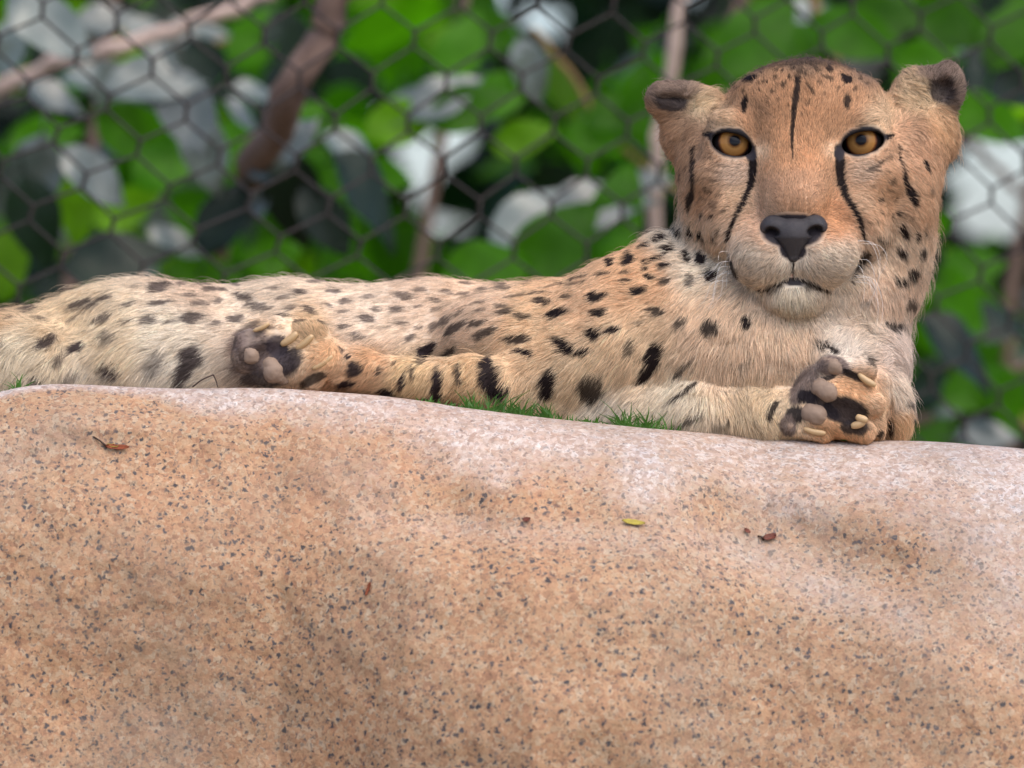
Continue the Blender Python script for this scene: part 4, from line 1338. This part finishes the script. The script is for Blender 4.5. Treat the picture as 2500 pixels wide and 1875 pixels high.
# hair: x, y, spread, direction (dx, dy down), length px, lift
FLOW = np.array([
    (1940, 480, 40, 0, -1, 13, .30), (1940, 400, 40, 0, -1, 14, .30), (1945, 300, 60, 0, -1, 17, .40), (1950, 200, 60, 0, -1, 20, .55), (1980, 140, 50, .1, -1, 22, .75), (1850, 250, 60, -.35, -1, 17, .45), (2050, 250, 60, .35, -1, 17, .45),
    (1800, 190, 50, -.7, -.8, 22, .7), (2130, 190, 50, .7, -.8, 22, .7), (1775, 290, 35, -.9, -.5, 18, .45), (2120, 290, 35, .9, -.5, 18, .45), (1865, 400, 40, -.35, -.8, 13, .3), (2025, 400, 40, .4, -.8, 13, .3), (1880, 480, 40, -.6, -.4, 12, .3), (2010, 480, 40, .6, -.4, 12, .3),
    (1870, 560, 40, -1, .1, 12, .35), (2020, 545, 40, 1, .1, 12, .35), (1850, 630, 45, -.9, .5, 17, .4), (2030, 630, 45, .9, .5, 17, .4), (1900, 660, 30, -.3, 1, 18, .4), (1975, 660, 30, .3, 1, 18, .4), (1936, 745, 40, 0, 1, 26, .5), (1870, 740, 40, -.5, 1, 26, .5), (2000, 740, 40, .5, 1, 26, .5),
    (1790, 430, 40, -.9, .35, 16, .3), (2110, 425, 40, .9, .35, 16, .3), (1730, 470, 50, -.9, .6, 24, .4), (2170, 470, 50, .9, .5, 24, .4), (1680, 400, 40, -.9, .4, 26, .55), (2260, 420, 40, .9, .5, 28, .55), (1720, 580, 50, -.7, .9, 32, .5), (2200, 600, 60, .6, 1, 36, .5),
    (2270, 600, 40, .8, .8, 42, .7), (2260, 700, 50, .8, .9, 46, .7), (2160, 720, 60, .4, 1, 44, .5), (2220, 850, 60, .8, .8, 46, .65), (1640, 590, 50, -.9, .2, 46, .7), (1720, 680, 60, -.7, .8, 50, .6), (1800, 780, 60, -.4, 1, 56, .6), (1950, 830, 60, .1, 1, 56, .6),
    (1610, 240, 40, -.8, -.5, 18, .5), (1715, 245, 30, .9, -.4, 30, .5), (1620, 310, 40, -1, .4, 28, .5), (2240, 220, 36, -.6, -.4, 30, .6), (2320, 180, 36, .6, -.8, 18, .5), (2350, 250, 30, .9, .2, 22, .5), (2300, 310, 40, .8, .6, 34, .6),
    (1520, 650, 80, -1, .25, 26, .35), (1420, 740, 80, -1, .2, 30, .3), (1300, 800, 80, -1, .1, 34, .35), (1560, 800, 80, -.8, .6, 44, .5), (1500, 920, 80, -.6, .9, 54, .6), (1700, 880, 80, -.5, .9, 60, .65), (1850, 900, 80, -.1, 1, 54, .65), (1350, 960, 80, -.6, .9, 60, .65),
    (1150, 740, 100, -1, .25, 34, .25), (900, 740, 110, -1, .35, 40, .25), (650, 740, 110, -1, .35, 46, .3), (400, 740, 100, -1, .4, 50, .35), (450, 860, 90, -1, .5, 66, .45), (250, 850, 90, -.8, .7, 74, .55), (80, 850, 90, -.7, .9, 80, .6), (60, 760, 70, -.9, .4, 54, .5), (380, 920, 70, -.6, .9, 76, .7),
    (150, 930, 70, -.6, .9, 70, .7), (1150, 930, 60, -.7, .8, 44, .6), (1000, 920, 50, -.7, .8, 32, .5), (900, 890, 50, -.8, .6, 24, .45), (830, 860, 30, -.3, .9, 24, .5), (760, 800, 40, -.5, -.8, 20, .5), (640, 790, 40, -1, -.3, 16, .4), (700, 900, 40, -.2, 1, 16, .4),
    (1650, 1000, 60, -.6, .8, 40, .5), (1800, 1000, 60, .3, .9, 36, .5), (2080, 900, 40, .8, .1, 18, .45), (2120, 960, 40, .7, .4, 18, .45), (2060, 1060, 40, .6, .7, 18, .45), (2050, 850, 50, .3, -.8, 34, .6), (2140, 890, 40, .8, -.3, 30, .6), (2200, 960, 50, .7, .5, 38, .6), (2210, 1050, 40, .3, 1, 34, .6)], float)


def build_fur(parent, v, q, nv):
    tri = np.concatenate([q[:, [0, 1, 2]], q[:, [0, 2, 3]]])
    a, b, c = v[tri[:, 0]], v[tri[:, 1]], v[tri[:, 2]]
    fn = np.cross(b - a, c - a)
    area = 0.5 * np.linalg.norm(fn, axis=1)
    fnu = fn / (np.linalg.norm(fn, axis=1)[:, None] + 1e-12)
    cen = (a + b + c) / 3
    px, py = to_px(cen)
    facing = -fnu[:, 1]
    wt = np.clip((facing + 0.35) / 0.45, 0.10, 1.0)
    headish = (px > 1560) & (py < 800)
    paws = ((px > 540) & (px < 860) & (py > 740) & (py < 960) & (cen[:, 1] < -0.01)) | ((px > 1880) & (py > 840) & (cen[:, 1] < -0.02))
    wt = wt * np.where(headish, 2.4, np.where(paws, 2.2, 1.0))
    wt = wt * np.where(py > edge_py(px) + 55, 0.0, 1.0) * np.where(px < -260, 0.2, 1.0) * np.where(px < -60, 0.4, 1.0)
    prob = area * wt
    NH = 760000
    cdf = np.cumsum(prob)
    ti = np.searchsorted(cdf, rng.random(NH) * cdf[-1])
    ti = np.clip(ti, 0, len(tri) - 1)
    r1, r2 = np.sqrt(rng.random(NH)), rng.random(NH)
    w0, w1, w2 = (1 - r1)[:, None], (r1 * (1 - r2))[:, None], (r1 * r2)[:, None]
    root = a[ti] * w0 + b[ti] * w1 + c[ti] * w2
    nr = nv[tri[ti, 0]] * w0 + nv[tri[ti, 1]] * w1 + nv[tri[ti, 2]] * w2
    nr /= np.linalg.norm(nr, axis=1)[:, None] + 1e-12
    px, py = to_px(root)
    # interpolate flow
    num = np.zeros((NH, 4))
    den = np.full(NH, 1e-9)
    for f in FLOW:
        w = 1.0 / (0.12 + ((px - f[0]) ** 2 + (py - f[1]) ** 2) / f[2] ** 2) ** 2.2
        dn = math.hypot(f[3], f[4])
        num += w[:, None] * np.array([f[3] / dn, f[4] / dn, f[5], f[6]])
        den += w
    num /= den[:, None]
    d = np.stack([num[:, 0], np.zeros(NH), -num[:, 1]], -1)
    # waviness of the lie of the coat, from coarse to fine
    for s, am, sd in ((0.03, 0.26, 51), (0.009, 0.26, 61), (0.0035, 0.26, 71)):
        for k in range(3):
            d[:, k] += am * vnoise(root, s, sd + k)
    d += rng.normal(0, 0.16, (NH, 3))
    L = num[:, 2] * K * (0.72 + 0.25 * vnoise(root, 0.006, 91) + 0.5 * rng.random(NH) ** 2)
    lift = np.clip(num[:, 3] * (0.9 + 0.5 * vnoise(root, 0.007, 95)) + rng.normal(0, 0.08, NH), 0.08, 1.3)
    face = np.clip((26 * K - num[:, 2] * K) / (10 * K), 0, 1)
    lift = lift + 0.28 * face
    L = np.where(num[:, 2] > 30, (30 * K + (num[:, 2] - 30) * K * 0.42) / (num[:, 2] * K) * L, L)
    lift = lift * np.where(px < 1350, 0.72, 1.0)
    sole = ((px > 550) & (px < 720) & (py > 800) & (py < 950) & (root[:, 1] < -0.018)) | ((px > 1890) & (px < 2090) & (py > 860) & (py < 1080) & (root[:, 1] < -0.030))
    L = np.where(sole, np.minimum(L, 10 * K * (0.7 + 0.6 * rng.random(NH))), L)
    # a few stray guard hairs
    stray = rng.random(NH) < 0.012
    L[stray] *= 1.5
    lift[stray] += 0.5
    # limbs in front keep their own fur from the trunk behind: shorter on the near foreleg and paws
    pawm = ((px > 540) & (px < 870) & (py > 740) & (root[:, 1] < -0.008))
    L[pawm] = np.minimum(L[pawm], 20 * K)
    pawr = (px > 1890) & (px < 2180) & (py > 855) & (root[:, 1] < -0.026)
    L[pawr] = np.minimum(L[pawr], 18 * K)
    trunk = (px > 9540) & (px < 1100) & (py > 740) & (root[:, 1] > 0.01)
    L[trunk] = np.maximum(L[trunk], 36 * K)
    tdir = d - nr * np.sum(d * nr, 1)[:, None]
    tdir /= np.linalg.norm(tdir, axis=1)[:, None] + 1e-9
    col, bald, dark = paint(root + tdir * (L * 0.35)[:, None], nr)
    _, bald2, _ = paint(root, nr)
    keep = ~(bald | bald2)
    # eyes: nothing may grow across them
    root, nr, tdir, L, lift, col, stray, px, py = [z[keep] for z in (root, nr, tdir, L, lift, col, stray, px, py)]
    for e in EYES:
        cr, sr = math.cos(R(e['roll'])), math.sin(R(e['roll']))
        dx, dy = px - e['c'][0], py - e['c'][1]
        rr = np.sqrt(((dx * cr + dy * sr) / e['r'][0]) ** 2 + ((-dx * sr + dy * cr) / e['r'][1]) ** 2)
        L = np.where(rr < 1.9, L * np.clip((rr - 0.9) / 1.0, 0.35, 1), L)
    N = len(root)
    # clumps
    cell = 0.0032
    jit = root + 0.0012 * np.stack([vnoise(root, 0.002, 7), vnoise(root, 0.002, 8), vnoise(root, 0.002, 9)], -1)
    ids = np.floor(jit / cell).astype(np.int64)
    ids -= ids.min(0)
    key = (ids[:, 0] * 4096 + ids[:, 1]) * 4096 + ids[:, 2]
    _, inv = np.unique(key, return_inverse=True)
    cnt = np.bincount(inv)
    mean = np.stack([np.bincount(inv, root[:, k]) / cnt for k in range(3)], -1)[inv]
    mdir = np.stack([np.bincount(inv, tdir[:, k]) / cnt for k in range(3)], -1)[inv]
    cr_ = rng.normal(0, 1, cnt.shape[0])[inv]
    npts = 5
    s = np.linspace(0, 1, npts)
    pos = np.zeros((N, npts, 3), np.float32)
    side = np.cross(nr, tdir)
    tt = tdir * 0.6 + mdir * 0.4
    wig = 0.06 * cr_ + rng.normal(0, 0.05, N)
    for i, u in enumerate(s):
        p = root - nr * 0.0003 + tt * (L * u)[:, None] + nr * (L * lift * (u - 0.62 * u * u))[:, None]
        p += side * (L * wig * u * u)[:, None]
        p += (mean - root) * (0.55 * u * u)
        p[:, 2] -= L * 0.08 * u * u
        pos[:, i] = p
    # curly strays at the outline
    rad = np.array([1.0, 0.95, 0.8, 0.55, 0.15])[None, :] * np.where(stray, 0.00010, 0.00017)[:, None] * (0.75 + 0.5 * rng.random(N))[:, None]
    hc = bpy.data.hair_curves.new('fur')
    hc.add_curves([npts] * N)
    hc.position_data.foreach_set('vector', pos.ravel())
    ra = hc.attributes.get('radius') or hc.attributes.new('radius', 'FLOAT', 'POINT')
    ra.data.foreach_set('value', rad.astype(np.float32).ravel())
    ca = hc.attributes.new('fur_color', 'FLOAT_COLOR', 'CURVE')
    rgba = np.ones((N, 4), np.float32)
    dk = rng.random(N) < np.where((px > 1640) & (py < 430), 0.05 + 0.30 * np.clip((235 - py) / 100, 0, 1), 0.03)
    col = col * np.where(dk, 0.38, 1.0)[:, None]
    rgba[:, :3] = np.clip(col * (1 + rng.normal(0, 0.12, (N, 1))), 0.003, 0.92)
    ca.data.foreach_set('color', rgba.ravel())
    na = hc.attributes.new('root_normal', 'FLOAT_VECTOR', 'CURVE')
    na.data.foreach_set('vector', nr.astype(np.float32).ravel())
    hc.materials.append(M['fur'])
    o = bpy.data.objects.new('fur', hc)
    COL.objects.link(o)
    o.parent = parent
    o['kind'] = 'stuff'
    print('hairs', N)


def eye_mat():
    t = NT('eye')
    co = t.n('TexCoord')
    # object space: +Z is the gaze axis, the radius is 1
    sx = t.n('SeparateXYZ')
    t.l(co.outputs['Object'], sx.inputs[0])
    r = t.math('SQRT', t.math('ADD', t.math('POWER', sx.outputs[0], 2.0), t.math('POWER', sx.outputs[1], 2.0)))
    no = t.n('TexNoise', i_Scale=9.0, i_Detail=4.0)
    t.l(co.outputs['Object'], no.inputs['Vector'])
    rj = t.math('ADD', r, t.math('MULTIPLY', t.math('SUBTRACT', no.outputs[0], 0.5), 0.06))
    c = t.ramp(rj, [(0.0, (0.006, 0.006, 0.008)), (0.225, (0.006, 0.006, 0.008)), (0.26, tuple(lin((70, 44, 22)))), (0.40, tuple(lin((140, 102, 58)))), (0.62, tuple(lin((148, 103, 54)))), (0.70, tuple(lin((84, 48, 28)))), (0.76, (0.012, 0.009, 0.009)), (1.0, (0.01, 0.008, 0.008))])
    b = t.n('BsdfPrincipled')
    t.l(c, b.inputs['Base Color'])
    b.inputs['Roughness'].default_value = 0.35
    b.inputs['Coat Weight'].default_value = 1.0
    b.inputs['Coat Roughness'].default_value = 0.02
    b.inputs['Coat IOR'].default_value = 1.22
    b.inputs['Specular IOR Level'].default_value = 0.0
    t.l(b.outputs[0], t.out.inputs[0])
    return t.m


def uv_sphere(nu=48, nv=32):
    V, F = [(0, 0, 1)], []
    for j in range(1, nv):
        th = math.pi * j / nv
        for i in range(nu):
            ph = 2 * math.pi * i / nu
            V.append((math.sin(th) * math.cos(ph), math.sin(th) * math.sin(ph), math.cos(th)))
    V.append((0, 0, -1))
    for i in range(nu):
        F.append((0, 1 + i, 1 + (i + 1) % nu))
        F.append((len(V) - 1, len(V) - 1 - nu + (i + 1) % nu, len(V) - 1 - nu + i))
    for j in range(nv - 2):
        for i in range(nu):
            a = 1 + j * nu + i
            b = 1 + j * nu + (i + 1) % nu
            F.append((a, a + nu, b + nu, b))
    return V, F


def build_cheetah():
    F = build_body_field()
    v, q = F.mesh()
    v = relax(v, q, 2, 0.5)
    nv = vertex_normals(v, q)
    body = quads_obj('cheetah', v, q, M['skin'])
    tag(body, 'spotted cheetah lying on the boulder crest with its head raised, facing the viewer', 'cheetah')
    col, bald, dark = paint(v, nv)
    at = body.data.attributes.new('coat', 'FLOAT_COLOR', 'POINT')
    rgba = np.ones((len(v), 4), np.float32)
    rgba[:, :3] = np.where(bald[:, None], col, col * 0.8)
    at.data.foreach_set('color', rgba.ravel())
    print('body verts', len(v))
    build_fur(body, v, q, nv)
    # eyes
    em = eye_mat()
    V, Fc = uv_sphere()
    for e in EYES:
        o = mesh_obj('eye', V, Fc, em, body)
        c = P(e['c'][0], e['c'][1], e['d'])
        o.location = c
        o.scale = (EYE_R * K,) * 3
        tgt = P(e['pupil'][0], e['pupil'][1], e['d'] - EYE_R)
        o.rotation_euler = Vector(tgt - c).to_track_quat('Z', 'Y').to_euler()
    # nose leather
    lo, hi = P(1820, 670, -60), P(2050, 490, -240)
    NF = Field(np.minimum(lo, hi), np.maximum(lo, hi), 0.0006)
    NF.ell((1936, 564, -142), (50, 34, 42), 12)
    NF.ell((1890, 553, -132), (35, 29, 42), 14, roll=-14)
    NF.ell((1986, 551, -132), (35, 29, 42), 14, roll=14)
    NF.cap((1936, 578, -150), (1936, 626, -146), 40, 15, 12)
    NF.ell((1886, 566, -172), (18, 11, 36), 5, cut=True, roll=18)
    NF.ell((1990, 564, -172), (20, 13, 36), 5, cut=True, roll=-18)
    NF.cap((1868, 575, -150), (1880, 572, -180), 7, 8, 5, cut=True)
    NF.cap((2006, 573, -150), (1994, 571, -180), 7, 8, 5, cut=True)
    NF.cap((1936, 590, -192), (1936, 640, -170), 3.5, 4, 5, cut=True)
    nvv, nq = NF.mesh()
    quads_obj('nose', relax(nvv, nq, 2), nq, M['nose'], body)
    return body


CHEETAH = build_cheetah()


def ellipsoid_part(name, c, r, mat, roll=0, parent=None):
    V, Fc = uv_sphere(24, 16)
    o = mesh_obj(name, V, Fc, mat, parent)
    s = K * (D + c[2] * K) / D
    o.location = P(*c)
    o.scale = (r[0] * s, r[2] * s, r[1] * s)
    o.rotation_euler = (0, R(roll), 0)
    return o


def pad_part(pts):
    pts = [(a_, b_, c_ + 2, d_) for a_, b_, c_, d_ in pts]
    q = np.array([P(*p[:3]) for p in pts])
    PF = Field(q.min(0) - 0.012, q.max(0) + 0.012, 0.0008)
    PF.chain(pts, 6)
    pv, pq = PF.mesh()
    pv = relax(pv, pq, 3)
    pn = vertex_normals(pv, pq)
    pv = pv + pn * (fbm(pv, 0.004, 3, 41) * 0.00045)[:, None]
    quads_obj('toe_pad', pv, pq, M['pad'], CHEETAH)


pad_part([(604, 852, -112, 17), (612, 868, -116, 21), (626, 884, -108, 15)])
pad_part([(660, 892, -120, 22), (668, 908, -124, 27), (690, 922, -112, 19)])
pad_part([(2004, 948, -158, 25), (2022, 958, -164, 26), (2052, 972, -152, 12)])
pad_part([(1978, 1008, -154, 25), (1994, 1014, -160, 26), (2026, 1030, -150, 12)])
pad_part([(1922, 1028, -142, 17), (1930, 1040, -144, 17), (1950, 1050, -138, 9)])
pad_part([(2016, 890, -152, 19), (2036, 896, -158, 20), (2068, 910, -150, 11)])

for a, b, w, yd in (((618, 808), (657, 789), 5.5, -118), ((686, 842), (726, 812), 9, -130), ((722, 852), (764, 818), 8, -130), ((762, 901), (812, 869), 6.5, -140),
                    ((2096, 913), (2138, 942), 8, -164), ((2090, 1016), (2118, 1027), 9, -182), ((2078, 1041), (2112, 1028), 9, -178), ((1962, 1046), (2016, 1058), 7, -168)):
    pa, pb = np.array(a, float), np.array(b, float)
    mid = (pa + pb) / 2 + np.array([-(pb - pa)[1], (pb - pa)[0]]) * 0.05
    path = [P(x, y, yd + dz) for (x, y), dz in zip(smooth_path([pa, mid, pb], 8), np.linspace(4, 0, 9))]
    rad = [w * K * q for q in (0.55, 0.86, 0.98, 1.05, 1.1, 1.1, 1.05, 0.92, 0.6)]
    Vt, Ft = tube(path, rad, 10)
    mesh_obj('claw', Vt, Ft, M['claw'], CHEETAH)

rw = random.Random(3)
for side in (-1, 1):
    for k in range(10):
        u = rw.random()
        if side > 0:
            x0, y0 = rw.uniform(2078, 2104), rw.uniform(585, 690)
            bow, ex, ey = rw.uniform(30, 70), rw.uniform(5, 85), rw.uniform(70, 185)
            pts = [P(x0, y0, -82), P(x0 + bow * .7, y0 + 6, -96), P(x0 + bow, y0 + ey * .45, -104), P(x0 + ex, y0 + ey, -100)]
        else:
            x0, y0 = rw.uniform(1776, 1800), rw.uniform(600, 700)
            bow, ex, ey = rw.uniform(24, 60), rw.uniform(20, 105), rw.uniform(40, 130)
            pts = [P(x0, y0, -78), P(x0 - bow * .7, y0 + 4, -92), P(x0 - bow, y0 + ey * .5, -98), P(x0 - ex, y0 + ey, -96)]
        path = smooth_path(pts, 12)
        Vt, Ft = tube(path, [0.00014 * (1 - 0.75 * i / 12) for i in range(13)], 4)
        mesh_obj('whisker', Vt, Ft, M['whisker'], CHEETAH)


# ------------------------------------------------------------------ grass along the crest, litter on the rock
def build_grass():
    V, F = [], []
    r = np.random.default_rng(9)
    spans = [(1050, 1200, 0.35, 40), (1130, 1370, 1.0, 150), (1380, 1480, .5, 30), (1460, 1580, 1.0, 90), (1575, 1730, .95, 85), (-60, 45, .9, 60), (60, 100, .25, 8)]
    for x0, x1, hsc, n in spans:
        tufts = r.uniform(x0, x1, max(2, n // 11))
        tilt = r.normal(0, .3, len(tufts))
        for _ in range(n):
            ti = r.integers(len(tufts))
            px = tufts[ti] + r.normal(0, 7)
            py = edge_py(px)
            y = edge_y(px) + r.uniform(0.004, 0.02)
            base = PM(px, py + 10, y)
            h = r.uniform(0.007, 0.020) * hsc * (1.4 if r.random() < .08 else 1)
            a = tilt[ti] + r.normal(0, .5)
            d = np.array([math.sin(a), r.normal(0, .25), math.cos(a)])
            w = r.uniform(0.0005, 0.0011)
            side = np.array([math.cos(a), 0.3 * r.normal(), -math.sin(a)])
            bend = np.array([r.normal(0, .4), r.normal(0, .3), -.35])
            b = len(V)
            for k in range(4):
                u = k / 3
                c = base + d * h * u + bend * h * u * u * .6
                ww = w * (1 - u * .85)
                V += [c - side * ww, c + side * ww]
            F += [(b + 2 * k, b + 2 * k + 1, b + 2 * k + 3, b + 2 * k + 2) for k in range(3)]
    for _ in range(240):
        px = r.uniform(1020, 1745) if r.random() < .9 else r.uniform(-60, 60)
        y = edge_y(px) + r.uniform(0.003, 0.02)
        base = PM(px, edge_py(px) + 8, y)
        h = r.uniform(0.004, 0.0085)
        a = r.normal(0, .7)
        d = np.array([math.sin(a), r.normal(0, .3), math.cos(a)])
        sd_ = np.array([math.cos(a), 0, -math.sin(a)]) * r.uniform(.0004, .0008)
        b = len(V)
        V += [base - sd_, base + sd_, base + d * h * .6 + sd_ * .7, base + d * h * .6 - sd_ * .7, base + d * h + np.array([0.001, 0, -.0006])]
        F += [(b, b + 1, b + 2, b + 3), (b + 3, b + 2, b + 4)]
    o = mesh_obj('grass', V, F, M['grass'])
    tag(o, 'short green grass blades growing along the back edge of the boulder crest', 'grass', kind='stuff')


build_grass()


def litter(name, label, cat, px, py, L, W, ang, mat, stalk=None, curl=0.3, seed=1, group=None, stalk_mat=None):
    p, n = rock_point(px, py)
    n = Vector(n)
    d = Vector((math.cos(R(ang)), 0, math.sin(R(ang))))
    d = (d - n * d.dot(n)).normalized()
    s = n.cross(d)
    rr = random.Random(seed)
    nu, nvv = 8, 4
    Vv, Ff = [], []
    for layer in (0, 1):
        for i in range(nu):
            u = i / (nu - 1) - .5
            w = W * .5 * math.sqrt(max(0.04, 1 - (2 * u) ** 2)) * (1 + rr.uniform(-.2, .2))
            for j in range(nvv):
                vv = j / (nvv - 1) * 2 - 1
                h = 0.0010 + curl * W * (vv * vv) * .6 + curl * L * u * u * .5 + layer * 0.0003
                Vv.append(tuple(d * (u * L) + s * (vv * w) + n * h))
    off = nu * nvv
    for layer in (0, 1):
        for i in range(nu - 1):
            for j in range(nvv - 1):
                a = layer * off + i * nvv + j
                f = (a, a + 1, a + nvv + 1, a + nvv)
                Ff.append(f if layer else f[::-1])
    for i in range(nu - 1):
        for j in (0, nvv - 1):
            a = i * nvv + j
            Ff.append((a, a + nvv, a + nvv + off, a + off))
    for i in (0, nu - 1):
        for j in range(nvv - 1):
            a = i * nvv + j
            Ff.append((a, a + 1, a + 1 + off, a + off))
    root = empty(name, tuple(p))
    mesh_obj('blade', Vv, Ff, mat, root)
    if stalk:
        sx, sz = stalk
        e = d * (-.45 * L)
        tip = e + Vector((sx, 0, sz))
        tip = tip - n * tip.dot(n) + n * 0.003
        Vt, Ft = tube([tuple(e + n * .001), tuple((e + tip) / 2 + n * .002), tuple(tip)], [.0009, .0007, .0006], 6)
        mesh_obj('stalk', Vt, Ft, stalk_mat or M['litter_dark'], root)
    tag(root, label, cat, group)


litter('dry_leaf', 'curled yellow-and-brown dry leaf with a dark stalk on the left of the boulder', 'leaf', 287, 1096, 0.0165, 0.004, -8, M['litter_brown'], (-0.010, 0.009), .5, 2)
litter('dry_leaf', 'small bright yellow leaf on the ledge in the middle of the boulder', 'leaf', 1545, 1277, 0.016, 0.004, -6, M['litter_yellow'], None, .35, 3)
litter('dry_leaf', 'dark red crumpled leaf scrap on the boulder right of the yellow leaf', 'leaf', 1882, 1318, 0.0095, 0.0055, 20, M['litter_red'], (-0.004, 0.002), .5, 4)
litter('dry_leaf', 'tiny red leaf scrap on the boulder left of the yellow leaf', 'leaf', 1286, 1268, 0.0055, 0.0032, 10, M['litter_red'], None, .5, 5)
litter('dry_leaf', 'tiny red leaf scrap between the yellow leaf and the dark red scrap on the boulder', 'leaf', 1822, 1300, 0.005, 0.003, -30, M['litter_red'], None, .5, 6)
litter('dry_leaf', 'upright brown leaf fragment low on the left half of the boulder face', 'leaf', 902, 1444, 0.010, 0.0028, 80, M['litter_brown'], None, .4, 8)
litter('dry_leaf', 'yellow sliver of leaf beside the brown dry leaf on the left of the boulder', 'leaf', 278, 1089, 0.008, 0.0022, -12, M['litter_yellow'], None, .4, 9)

# dry bent grass stalk in front of the cheetah's flank
st = empty('grass_stalk', tuple(PM(515, 948, -0.045)))
b0 = np.array(st.location)
for path in ([PM(470, 945, -0.04), PM(492, 928, -0.042), PM(521, 915, -0.044)], [PM(521, 915, -0.044), PM(528, 930, -0.046), PM(531, 944, -0.048)]):
    Vt, Ft = tube([p - b0 for p in smooth_path(path, 6)], [.0005] * 7, 5)
    mesh_obj('stalk', Vt, Ft, M['litter_dark'], st)
tag(st, 'bent dark dry grass stalk standing on the crest left of the near paw', 'grass stalk')
